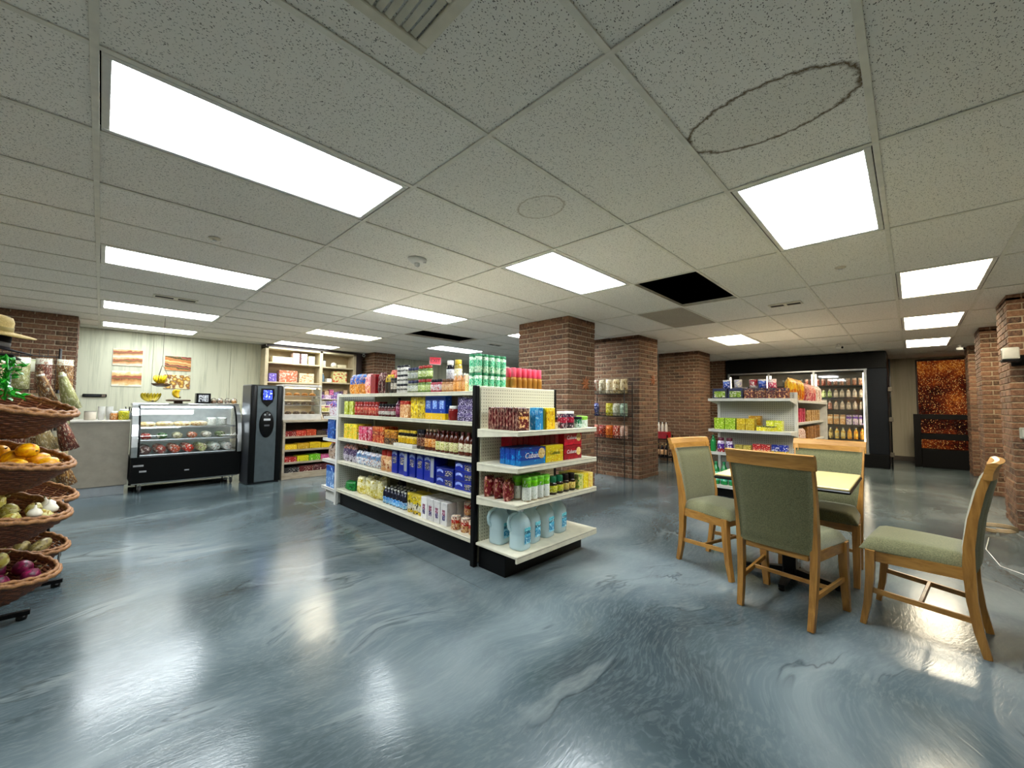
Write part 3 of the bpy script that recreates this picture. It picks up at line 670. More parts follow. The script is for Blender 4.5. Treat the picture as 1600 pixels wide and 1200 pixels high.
    rowY(2.07, z+.010, 3.58, 3.27, 6, J('mustard_jar', .024, .145, mat('black_olive', '#1f1a12', .15), yel, pack('yellow_label', [(0, '#d3ac26'), (.7, '#e8d27c')], '#7a5a10', None, 7), **L('yellow-labelled jar in the white tray on the third shelf', 'jar', 'yellow-labelled jars in a tray'), capk=.15), back=1)
    rowY(2.07, z, 3.25, 3.13, 2, J('molasses_jar', .028, .175, mat('molasses', '#2c1410', .12), dark, pack('brown_label', [(0, '#5a2c1c')], '#c9a88a', None, 8), **L('dark brown jar with black lid on the third shelf', 'jar', 'dark brown jars, third shelf')))
    rowY(2.07, z, 3.12, 2.96, 3, B('sauce_bottle', .026, .185, mat('brown_sauce', '#4f1f12', .12), mat('tan_cap', '#c9ab88', .4), pack('orange_lbl2', [(0, '#c27a2c')], '#f0d8a8', '#7a2c14', 7), **L('brown sauce bottle with orange label on the third shelf', 'bottle', 'brown bottles with orange labels')), back=2, dx=.07)
    rowY(2.07, z, 2.95, 2.64, 5, B('sauce_bottle', .028, .18, mat('brown_sauce', '#4f1f12', .12), mat('maroon_cap', '#5a1414', .4), pack('cream_green_lbl', [(0, '#d9d4a8')], '#8ea23f', '#7a4a2c', 6), lz=(.1, .5), **L('brown sauce bottle with cream and green label on the third shelf', 'bottle', 'brown bottles with green labels')), back=2, dx=.07)
    rowY(2.07, z, 2.62, 2.41, 3, B('sauce_bottle', .033, .185, mat('brown_sauce', '#4f1f12', .12), mat('maroon_cap', '#5a1414', .4), pack('cream_brown_lbl', [(0, '#dcd5b8')], '#7c4a34', None, 3), lz=(.17, .52), sq=4, **L('square brown bottle with cream label beside the black post', 'bottle', 'square brown bottles')))
    # ---- shelf D
    z = SH_D
    rowY(2.08, z, 4.82, 4.50, 3, P('snack_bag', .10, .09, .20, pack('purple_multi_bag', [(0, '#c9c2cf'), (.4, '#5a4a6e'), (.75, '#b87a6a')], '#2c2438', '#e8e2ea', 7), **L('mottled purple and white bag at the far end of the fourth shelf', 'bag', 'purple and white bags, fourth shelf')), back=2, dx=.11)
    rowY(2.08, z, 4.48, 3.92, 5, P('snack_bag', .105, .09, .15, pack('silver_blue_bag', [(0, '#ced4da'), (.55, '#6e8fae'), (.8, '#c9ced6')], '#3f5f8a', '#c98a5a', 7), **L('silver and blue bag on the fourth shelf', 'bag', 'silver and blue bags')), back=1)
    rowY(2.24, z, 4.46, 3.92, 5, K('oat_canister', .05, .205, pack('dark_teal_can', [(0, '#33515e'), (.5, '#9fb0b5')], '#1c2a30', '#cfd5d6', 6), mat('grey_lid', '#6c7377', .4), **L('tall grey-teal canister in the back row of the fourth shelf', 'can', 'grey-teal canisters'), plastic=True))
    rowY(2.08, z, 3.90, 3.70, 2, J('oat_canister', .048, .205, mat('tan_canister', '#d8a06a', .3), red, pack('tan_food_label', [(0, '#e6c49a')], '#a8552c', '#f2e2cc', 4), capk=.25, **L('tan canister with wide red lid beside the blue pasta boxes', 'jar', 'red-lidded canisters')))
    bl = [(0, '#1c2a8e'), (.9, '#16206e')]; arc = pack('arc_logo', [(0, '#9db0ee')], '#e9eeff', None, 3)
    pic = pack('pasta_window', [(0, '#1b2148')], '#d9c9a0', '#8ea4e0', 4)
    gry = mat('grey_side_panel', '#9aa0a8', .5)
    ys = [3.63, 3.49, 3.31, 3.18, 3.06]
    for i, y in enumerate(ys):
        o = carton('pasta_box', .105, .05, .225, pack('deep_blue_box', bl, '#2c44c0', None, 4, .68), (pic, .18, .82, .42, .72), (2.075, y, z+.001), FX, **L('upright deep blue pasta box on the fourth shelf', 'box', 'upright blue pasta boxes'))
        link('logo_arc', pm('logo_arc:a', lambda: MB().grid(lambda u, v: ((u-.5)*.085, -.0268, .172+.014*math.sin(math.pi*u)+.024*v), 8, 1), arc), o)
        for dx in (.062, .124): carton('pasta_box', .105, .05, .225, pack('deep_blue_box', bl, '#2c44c0', None, 4, .68), None, (2.085+dx, y, z+.001), FX, **L('deep blue pasta box hidden behind its row front on the fourth shelf', 'box', 'blue pasta boxes, back rows'))
    for y in (3.40, 2.965):
        carton('pasta_box', .06, .13, .225, pack('deep_blue_box', bl, '#2c44c0', None, 4, .68), (gry, .1, .9, .2, .93), (2.10, y, z+.001), FX, **L('blue pasta box turned sideways to show its grey panel', 'box', 'blue boxes turned sideways'))
    for (ya, yb, n) in ((2.90, 2.66, 2), (2.64, 2.41, 3)):
        for t in range(n):
            o = carton('pasta_box', ya-yb-.005, .12, .072, pack('deep_blue_box', bl, '#2c44c0', None, 4, .68), (pic, .55, .97, .15, .75), (2.09, (ya+yb)/2, z+.001+t*.0735), FX,
                   **L(('flat blue pasta box in the stack of two on the fourth shelf' if n == 2 else 'flat blue pasta box in the stack of three beside the black post'), 'box', 'stacked flat pasta boxes, '+('two' if n == 2 else 'three')+' high'))
            link('logo_arc', pm('logo_arc:b', lambda: MB().grid(lambda u, v: (-.10+u*.085, -.0618, .030+.012*math.sin(math.pi*u)+.020*v), 8, 1), arc), o)
    # ---- bottom deck E
    z = SH_E
    rowY(2.10, z, 4.80, 4.52, 1, P('produce_bag', .24, .14, .10, pack('green_bag', [(0, '#1e7a34')], '#0f5222', '#56b06a', 5), crimp=False, **L('shiny green bag lying at the far end of the bottom deck', 'bag', None)))
    for i, (x, y) in enumerate(((2.10, 4.40), (2.12, 4.24), (2.10, 4.10), (2.12, 3.97), (2.22, 4.32), (2.22, 4.12))):
        pouch('rice_bag', .13, .11, .19+.02*(i % 2), pack('cream_yellow_bag', [(0, '#d9cf86'), (.5, '#e6e0b8')], '#b8a63a', '#f0ecd6', 5), (x, y, z+.001), FX+random.uniform(-.3, .3), crimp=False, **L('creamy yellow bag of grain on the bottom deck', 'bag', 'creamy yellow bags'))
    rowY(2.36, z, 4.7, 4.3, 2, P('produce_bag', .15, .08, .22, pack('dark_green_bag', [(0, '#16301c')], '#0c1c10', '#2f5a38', 5), **L('dark green bag at the back of the bottom deck', 'bag', 'dark green bags at the back')))
    rowY(2.28, z, 3.95, 3.80, 1, B('soy_bottle', .045, .26, mat('soy_dark', '#14121a', .1), mat('black_lid', '#17151a', .35), pack('indigo_label', [(0, '#3c3a66')], '#c8c6dc', None, 6), **L('tall dark bottle at the back of the bottom deck', 'bottle', None)))
    rowY(2.08, z, 3.87, 3.42, 7, B('soy_bottle', .030, .16, mat('navy_bottle', '#14182c', .12), white, pack('lightblue_label', [(0, '#7ab4dc'), (.5, '#4a86c4')], '#dceaf5', None, 7), neck=.26, lz=(.05, .42), **L('navy bottle with white cap and light blue label on the bottom deck', 'bottle', 'navy bottles with white caps')), back=3, dx=.068)
    rowY(2.09, z, 3.40, 3.13, 3, K('milk_can', .042, .168, pack('yellow_cow_can', [(0, '#d9b71c'), (.2, '#e8e4d4'), (.52, '#e8cf24')], '#26241c', '#efe9c9', 6), mat('yellow_tin', '#d8be3a', .4), **L('yellow can with black and white pattern on the bottom deck', 'can', 'yellow milk cans'), plastic=True), back=2, dx=.09)
    wb_ = pack('white_paper_bag', [(0, '#e6e4e2')], '#d6d4d4', None, 4); lb = pack('dark_bag_label', [(0, '#3a3560'), (.5, '#8a4a5c')], '#c9b8c8', '#241f38', 5)
    for i in range(4):
        for b in range(2):
            y = 3.08-i*.098
            o = carton('sugar_bag', .088, .10, .185, wb_, (lb, .28, .72, .22, .68), (2.085+b*.11, y, z+.001), FX+random.uniform(-.04, .04), **L('white paper sugar bag with dark label on the bottom deck', 'bag', 'white paper sugar bags'))
    rc = pack('red_tan_can', [(0, '#c9a074'), (.5, '#b8352c'), (.75, '#e6d3bd')], '#8a1f1c', '#f0e4d2', 5); tin = mat('tin_lid', '#b9b9b4', .35, .8)
    lab = L('red and tan soup can beside the black post on the bottom deck', 'can', 'red and tan soup cans')
    for (x, y, t) in ((2.06, 2.65, 0), (2.15, 2.60, 0), (2.15, 2.60, 1), (2.07, 2.54, 0), (2.14, 2.50, 1), (2.14, 2.50, 0), (2.07, 2.44, 0), (2.16, 2.42, 0), (2.16, 2.42, 1)):
        can('soup_can', .039, .105, rc, tin, (x, y, z+.001+t*.107), random.uniform(0, 6), **lab)
main_products()

def jug(loc, rz, label, group):
    body = mat('frosted_jug', '#d8eef2', .25)
    if 'jugm' not in PM:
        t = NT('translucent_jug'); b = t.b; b.inputs['Base Color'].default_value = srgb('#f0f9fb'); b.inputs['Roughness'].default_value = .2
        b.inputs['Transmission Weight'].default_value = .2; b.inputs['IOR'].default_value = 1.3; b.inputs['Alpha'].default_value = .62; b.inputs['Base Color'].default_value = srgb('#d9f3fa')
        PM['jugm'] = t.m
        h = .265; r = .066
        prof = [(r*.86, 0), (r*.98, .006), (r, .02), (r, .10), (r*.985, .105), (r, .11), (r, .165), (r*.93, .19), (r*.70, .222), (r*.42, .245), (r*.33, .252), (r*.33, .268)]
        PM['jug'] = MB().lathe(prof, 20, sq=3.6).mesh('water_jug', t.m)
        hp = [(-r*.25, r*.14, .246), (-r*.62, r*.36, .246), (-r*1.02, r*.58, .228), (-r*1.18, r*.68, .19), (-r*1.12, r*.64, .15), (-r*.85, r*.48, .125)]
        PM['jugh'] = MB().tube(hp, .012, 8).mesh('handle', t.m)
        PM['jugc'] = MB().lathe([(r*.36, .258), (r*.38, .262), (r*.38, .279), (r*.34, .282)], 14).mesh('cap', mat('white_cap', '#e8eef0', .4))
        PM['jugl'] = MB().bbox((-.032, -r-.0025, .045), (.036, -r+.001, .155), .001).mesh('front_label', pack('water_label', [(0, '#8fd0e6'), (.1, '#2f86b4'), (.45, '#5cb3d2'), (.62, '#155a6e'), (.8, '#6cc4cf')], '#bfe6ef', '#1f6f9c', 5))
    o = link('water_jug', PM['jug'], None, loc, rz); tag(o, label, 'jug', group)
    link('handle', PM['jugh'], o); link('cap', PM['jugc'], o); link('front_label', PM['jugl'], o)
def endcap_products():
    def L(l, c, g=None): return dict(label=l, cat=c, group=g)
    z = EC[1]+.001
    mp = pack('maroon_wafer', [(0, '#3e1216'), (.2, '#541a1e'), (.8, '#3a1014')], '#c7a592', '#6e2026', 6)
    for i in range(10):
        carton('wafer_box', .125, .0245, .158+.004*(i % 2), mp, None if i else (pack('wafer_front', [(0, '#5a1c1e'), (.55, '#d9a05a'), (.7, '#4a1418')], '#e8c89a', '#7a2a2c', 4), .12, .9, .1, .85), (2.10, 1.965+i*.031, z), 0,
               **(L('front maroon wafer box with a cookie picture on the endcap', 'box') if i == 0 else L('maroon wafer box in the row behind the front one', 'box', 'maroon wafer boxes in a row')))
    carton('wafer_box', .085, .06, .162, pack('sky_wafer', [(0, '#3f9ad6'), (.85, '#6cc0ea')], '#2a78bd', '#bfe3f5', 4), None, (2.262, 1.975, z), 0, **L('sky-blue box on the top endcap shelf', 'box'))
    carton('wafer_box', .02, .06, .158, pack('olive_edge', [(0, '#5c6a24')], '#3a4a16', None, 4), None, (2.322, 1.98, z), 0, **L('thin olive box between the sky-blue and yellow boxes', 'box'))
    carton('wafer_box', .10, .06, .16, pack('yellow_wafer', [(0, '#e2b81c'), (.85, '#eccf4a')], '#c78a14', '#f4e28a', 5), None, (2.395, 1.975, z), 0, **L('bright yellow box on the top endcap shelf', 'box'))
    dk = mat('dark_lid', '#1b1a22', .35); wl = mat('white_lid', '#e6e4de', .4); gl = mat('lime_lid', '#8cc63e', .4)
    can('spice_tin', .022, .085, pack('brown_tin', [(0, '#d8c9a8'), (.6, '#5a2c20')], '#8a5a3c', None, 6), dk, (2.475, 1.97, z), 0, plastic=True, **L('small brown and cream tin beside the yellow box', 'can'))
    for i in range(2): can('drink_mix_can', .040, .128, pack('berry_mix', [(0, '#2a1c28'), (.35, '#b52c44'), (.68, '#2a2440')], '#d8c4cc', '#7a1c34', 6), wl, (2.575+i*.092, 1.98, z), .4, plastic=True, **L('dark berry drink can with white lid on the endcap', 'can', 'berry drink cans'))
    for i in range(2): can('spice_tin', .034, .085, pack('green_white_tin', [(0, '#cfe6d6'), (.4, '#2c7a56')], '#e6f0e6', '#1b4a34', 6), dk, (2.745+i*.03, 1.95+i*.075, z), .4, plastic=True, **L('small green and white tin on the endcap', 'can', 'small green tins'))
    for i in range(2): can('yogurt_cup', .035, .088, pack('white_green_cup', [(0, '#e6eae2'), (.72, '#9ccc5a')], '#cfd9cf', '#6aa83a', 5), gl, (2.835+i*.045, 1.955+i*.06, z), .4, plastic=True, **L('white cup with lime lid at the right end of the endcap', 'can', 'lime-lidded cups'))
    # second shelf: crackers
    z = EC[2]+.001
    wt = mat('white_print', '#f2ecec', .5); T1 = text_mesh('Cubana', .055, wt, 'cracker_lettering', shear=.25); T2 = text_mesh('Cubana', .042, wt, 'cracker_lettering_small', shear=.25)
    cookie = pack('cracker_picture', [(0, '#d9bd84')], '#e8d6a4', '#a8803f', 5)
    blu = pack('blue_cracker', [(0, '#2a6fae'), (.3, '#1d3f96'), (.9, '#152a6e')], '#4fa6dc', None, 5, .62)
    for i in range(4):
        o = carton('cracker_box', .27, .050, .122, blu, None, (2.205, 1.975+i*.053, z), 0, **(L('front blue cracker box with white lettering on the endcap', 'box') if i == 0 else L('blue cracker box behind the lettered front one', 'box', 'blue cracker boxes in a row')))
        if i == 0:
            link('lettering', T1, o, (-.01, -.0265, .068), 0, (R(90), 0, 0))
            link('cracker_picture', MB().lathe([(.038, 0), (.038, .0015), (.036, .002)], 18).mesh('cracker_picture', cookie), o, (.09, -.0255, .078), 0, (R(90), 0, 0))
    yl = text_mesh('Cubana', .04, mat('green_print', '#5d7a2a', .5), 'yellow_lettering', shear=.2)
    carton('cracker_box', .21, .062, .125, pack('yellow_cracker', [(0, '#e2c92a')], '#d9a91c', '#f4ea8a', 5), None, (2.455, 1.985, z), 0, txt=(yl, 0, .55), **L('yellow cracker box between the blue and red ones', 'box'))
    redm = pack('red_cracker', [(0, '#9c1424')], '#b82a38', '#7a0c18', 4)
    for t in range(2):
        o = carton('cracker_box', .235, .062, .11, redm, None, (2.69, 1.985, z+t*.1115), 0, txt=(T2, -.1, .55), **L('red cracker box with white lettering, '+('lower' if t == 0 else 'upper')+' of two at the right', 'box'))
        link('cracker_picture', PM.setdefault('ckp', MB().lathe([(.032, 0), (.032, .0015), (.03, .002)], 16).mesh('cracker_picture', cookie)), o, (.075, -.031, .06), 0, (R(90), 0, 0))
    for i in range(3, 12):
        for t in range(2):
            carton('cracker_box', .060, .12, .104, redm, None, (2.06+i*.066, 2.252, z+t*.1055), 0, **L('red cracker pack in the back row of the second endcap shelf', 'box', 'red cracker packs, back row'))
    # third shelf
    z = EC[3]+.001
    mb = pack('maroon_window_bag', [(0, '#6e1420'), (.8, '#53101a')], '#d9a59a', '#8c6a3a', 5)
    for i, (x, y) in enumerate(((2.055, 2.05), (2.06, 2.15), (2.055, 2.25))):
        pouch('coffee_bag', .10, .075, .15, mb, (x, y, z), .25-i*.1, **L('maroon bag with a pale window at the left of the third endcap shelf', 'bag', 'maroon bags, third endcap shelf'))
    gw = pack('green_white_can', [(0, '#b8a890'), (.06, '#e9ece6'), (.62, '#6cb52a'), (.8, '#7ed038')], '#d6e0d6', '#4a6a3a', 7, .62)
    for i in range(4):
        for b in range(2): can('coconut_can', .033, .158, gw, mat('lime_top', '#6fbf30', .35), (2.135+i*.068, 1.95+b*.09, z), i, plastic=True, **L('tall white can with lime top on the third endcap shelf', 'can', 'lime-topped cans'))
    for i, (cm, ln) in enumerate((('#0f6a44', 'green'), ('#0f6a44', 'green'), ('#1b1512', 'black'), ('#1b1512', 'black'))):
        jar('coffee_jar', .037 if i < 2 else .034, .135, mat('coffee_glass', '#2a1a10', .12), mat(ln+'_coffee_lid', cm, .35), pack(ln+'_coffee_label', [(0, '#b9b93a' if i < 2 else '#c9ae6a')], '#e2dfa0', '#6a7a22', 5), (2.44+i*.079, 1.965, z), .3*i, capk=.32,
            **L('instant coffee jar with '+ln+' lid on the third endcap shelf', 'jar', ln+'-lidded coffee jars'))
    tea = [pack('tea_green', [(0, '#dcd890')], '#6f9a48', '#b9c46a', 3), pack('tea_yellow', [(0, '#e8d23e')], '#f0e68c', '#c9a422', 4), pack('tea_peach', [(0, '#e8cf7e')], '#e0a85a', '#f2e2b0', 4)]
    for i in range(3):
        for b in range(2): carton('tea_box', .066, .10, .118, tea[i], None, (2.76+i*.07, 1.975+b*.105, z), 0, **L(('green-leaf', 'bright yellow', 'peach')[i]+' tea box at the right of the third endcap shelf', 'box', ('green', 'yellow', 'peach')[i]+' tea boxes'))
    z = EC[0]+.001
    for (x, y, a, l) in ((2.115, 2.20, .15, 'clear water jug at the back left of the bottom endcap deck'), (2.135, 2.01, .1, 'frosty water jug at the front left corner of the bottom endcap deck'), (2.30, 2.06, .15, 'clear water jug, second along the front of the bottom endcap deck'),
                         (2.475, 2.07, .1, 'clear water jug, third along the front of the bottom endcap deck'), (2.64, 2.075, .12, 'clear water jug, rightmost on the bottom endcap deck'), (2.32, 2.225, .1, 'clear water jug half hidden in the back row of the bottom endcap deck')):
        jug((x, y, z), a, l, 'gallon water jugs')
endcap_products()
def far_endcap_products():
    def L(l, c, g=None): return dict(label=l, cat=c, group=g)
    carton('diaper_pack', .20, .26, .24, pack('royal_blue_pack', [(0, '#1f4fa0')], '#0f2f74', '#9cc4ee', 4), None, (2.14, 5.11, .761), FX, **L('royal blue package on the far endcap shelf', 'box'))
    for i in range(3): pouch('snack_bag', .12, .1, .20, pack('white_purple_bag', [(0, '#dcd6dc'), (.6, '#5a4a9e')], '#b04a5a', '#f0eaf0', 5), (2.10, 5.0+i*.13, 1.031), FX, **L('white and purple bag on the top far endcap shelf', 'bag', 'white and purple bags'))
    for i in range(3): pouch('snack_bag', .12, .1, .19, pack('brown_white_bag', [(0, '#b8a08e')], '#4a3a34', '#e8e0d8', 6), (2.10, 4.98+i*.13, .501), FX, **L('brown and white bag on the middle far endcap shelf', 'bag', 'brown and white bags'))
    carton('detergent_box', .22, .24, .26, pack('pale_blue_box', [(0, '#6f8fc0'), (.75, '#2c4a94')], '#b5cde8', '#4a6ab0', 4), None, (2.13, 5.1, .171), FX, **L('pale blue box on the bottom of the far endcap', 'box'))
far_endcap_products()
# ================================================================== DINING SET
OAK = m_wood('honey_oak', '#b9853f', '#8f5f26', .32, (14, 14, 1.6)); OAK_H = m_wood('honey_oak_rail', '#bd8a44', '#95652a', .32, (3, 2, 14))
GREEN_F = m_fabric('sage_green_upholstery', '#787552', '#58583a')
def make_chair():
    c = empty('dining_chair')
    # rear legs run up into the back posts, flared at the foot and leaning back at the top
    zs = [0, .12, .26, .42, .52, .66, .80, .90]; xs = [-.262, -.232, -.212, -.205, -.208, -.228, -.262, -.296]
    for s in (-1, 1):
        ys = [s*(.182+.030*z) for z in zs]
        MB().bar([(x, y, z) for x, y, z in zip(xs, ys, zs)], [.030, .032, .034, .036, .034, .032, .030, .028], [.034, .040, .046, .052, .048, .042, .036, .034]).build('rear_leg', OAK, c)
    fx = [.262, .238, .222, .216]; fz = [0, .12, .26, .415]
    for s in (-1, 1):
        MB().bar([(x, s*.218, z) for x, z in zip(fx, fz)], [.034, .038, .042, .046], [.030, .036, .042, .048]).build('front_leg', OAK, c)
    MB().bbox((.20, -.20, .355), (.222, .20, .415), .004).build('seat_rail', OAK_H, c); MB().bbox((-.215, -.165, .355), (-.195, .165, .415), .004).build('seat_rail', OAK_H, c)
    for s in (-1, 1): MB().bar([(-.20, s*.190, .386), (.205, s*.216, .386)], .022, .06).build('seat_rail', OAK_H, c)
    for s in (-1, 1): MB().bar([(-.222, s*.186, .165), (.236, s*.217, .195)], .016, .026).build('stretcher', OAK_H, c)
    MB().bbox((-.012, -.198, .170), (.008, .198, .192), .003).build('cross_stretcher', OAK_H, c)
    # seat cushion: waterfall front, trapezoid plan
    def seat(top):
        def fn(u, v):
            x = -.205+u*.475; hw = .197+.038*u; y = (2*v-1)*hw
            ed = min(1, (1-abs(2*v-1)**8)); e2 = 1-max(0, (u-.84)/.16)**2.2; e3 = 1-max(0, (.05-u)/.05)**3
            z = .418+.062*(ed**.35)*max(0, e2)**.5*max(0, e3)**.5+.010*math.sin(math.pi*min(1, u*1.05))*(1-abs(2*v-1)**2) if top else .412
            return (x, y, z)
        return fn
    m = MB().grid(seat(1), 14, 14); o = len(m.f); m.grid(seat(0), 14, 14, 0, None, False); m.f[o:] = [tuple(reversed(q)) for q in m.f[o:]]
    per = [(i, 0) for i in range(15)]+[(14, j) for j in range(1, 15)]+[(i, 14) for i in range(13, -1, -1)]+[(0, j) for j in range(13, 0, -1)]
    idx = [j*15+i for i, j in per]
    for k in range(len(idx)):
        a, b = idx[k], idx[(k+1) % len(idx)]; m.f.append((a, a+225, b+225, b)); m.m.append(0); m.sm.append(False)
    m.build('seat_cushion', GREEN_F, c)
    # padded back: front and rear upholstery, slightly hollow across
    def back(sg):
        def fn(u, v):
            z = (.392 if sg < 0 else .425)+v*(.478 if sg < 0 else .445); k = 0
            for q in range(len(zs)-1):
                if zs[q] <= z <= zs[q+1]: k = xs[q]+(xs[q+1]-xs[q])*(z-zs[q])/(zs[q+1]-zs[q])
            hw = .186+.030*z; y = (2*u-1)*hw; cup = -.014*(1-(2*u-1)**2)
            pad = (1-abs(2*u-1)**6)*(1-abs(2*v-1)**8)
            return (k+cup+sg*(.020+.016*max(0, pad)**.5), y, z)
        return fn
    m = MB().grid(back(1), 12, 14); o = len(m.f); m.grid(back(-1), 12, 14); m.f[o:] = [tuple(reversed(q)) for q in m.f[o:]]
    per = [(i, 0) for i in range(13)]+[(12, j) for j in range(1, 15)]+[(i, 14) for i in range(11, -1, -1)]+[(0, j) for j in range(13, 0, -1)]
    idx = [j*13+i for i, j in per]; N2 = 13*15
    for k in range(len(idx)):
        a, b = idx[k], idx[(k+1) % len(idx)]; m.f.append((a, b, b+N2, a+N2)); m.m.append(0); m.sm.append(False)
    m.build('back_cushion', GREEN_F, c)
    # crest rail: bowed, overhanging and flaring backwards
    m = MB(); pts = []
    for i in range(13):
        y = -.232+.464*i/12; k = 1-(2*i/12-1)**2
        pts.append((-.292-.020*k, y, .898))
    secs = [(-.016, -.036), (.018, -.036), (.014, .010), (-.002, .044), (-.022, .050), (-.044, .046), (-.030, .024), (-.020, 0)]
    vs = [(x+a, y, z+b) for x, y, z in pts for a, b in secs]; S8 = len(secs)
    fs = [(i*S8+k, i*S8+(k+1) % S8, (i+1)*S8+(k+1) % S8, (i+1)*S8+k) for i in range(12) for k in range(S8)]
    fs += [tuple(reversed(range(S8))), tuple(12*S8+k for k in range(S8))]
    m.add(vs, [tuple(reversed(f)) for f in fs]); m.build('crest_rail', OAK_H, c)
    for ch in c.children:
        for v in ch.data.vertices: v.co.x *= .87
    return c
def dining():
    c0 = make_chair(); g = 'green upholstered dining chairs'
    spots = [((2.985, .560, 0), -9.5, 'oak dining chair with its green back turned to the camera'),
             ((3.262, -.022, 0), 84, 'oak dining chair seen side-on, apart at the right'),
             ((3.375, 1.075, 0), -106, 'oak dining chair left of the table, its green back towards the main shelf'),
             ((3.845, .50, 0), 177, 'oak dining chair on the far side of the table')]
    for i, (loc, a, l) in enumerate(spots):
        o = c0 if i == 0 else copy_tree(c0)
        o.location = loc; o.rotation_euler = (0, 0, R(a)); tag(o, l, 'chair', g)
    t = empty('dining_table', (3.475, .645, 0), 0, 'square cafe table with pale yellow laminate top and black edge', 'table')
    tm = mat('yellow_laminate', '#d9c68a', .3)
    b = MB(); b.bbox((-.372, -.372, .712), (.372, .372, .7265), .004); b.build('table_top', tm, t)
    MB().bbox((-.378, -.378, .694), (.378, .378, .7115), .006).build('edge_band', BLACK_PL, t)
    MB().bbox((-.04, -.04, .02), (.04, .04, .69), .006).build('column', BLACK_STEEL, t)
    MB().bbox((-.15, -.15, .684), (.15, .15, .694), .003).build('top_plate', BLACK_STEEL, t)
    for k in range(4):
        M = Matrix.Rotation(R(90*k), 4, 'Z')
        MB().bar([(.03, 0, .055), (.15, 0, .042), (.28, 0, .028)], [.05, .042, .034], [.05, .036, .022], 0, M).build('foot', BLACK_STEEL, t)
        MB().lathe([(.018, 0), (.02, .004), (.016, .018)], 10, 0, M @ T(.265, 0, 0)).build('glide', BLACK_PL, t)
dining()

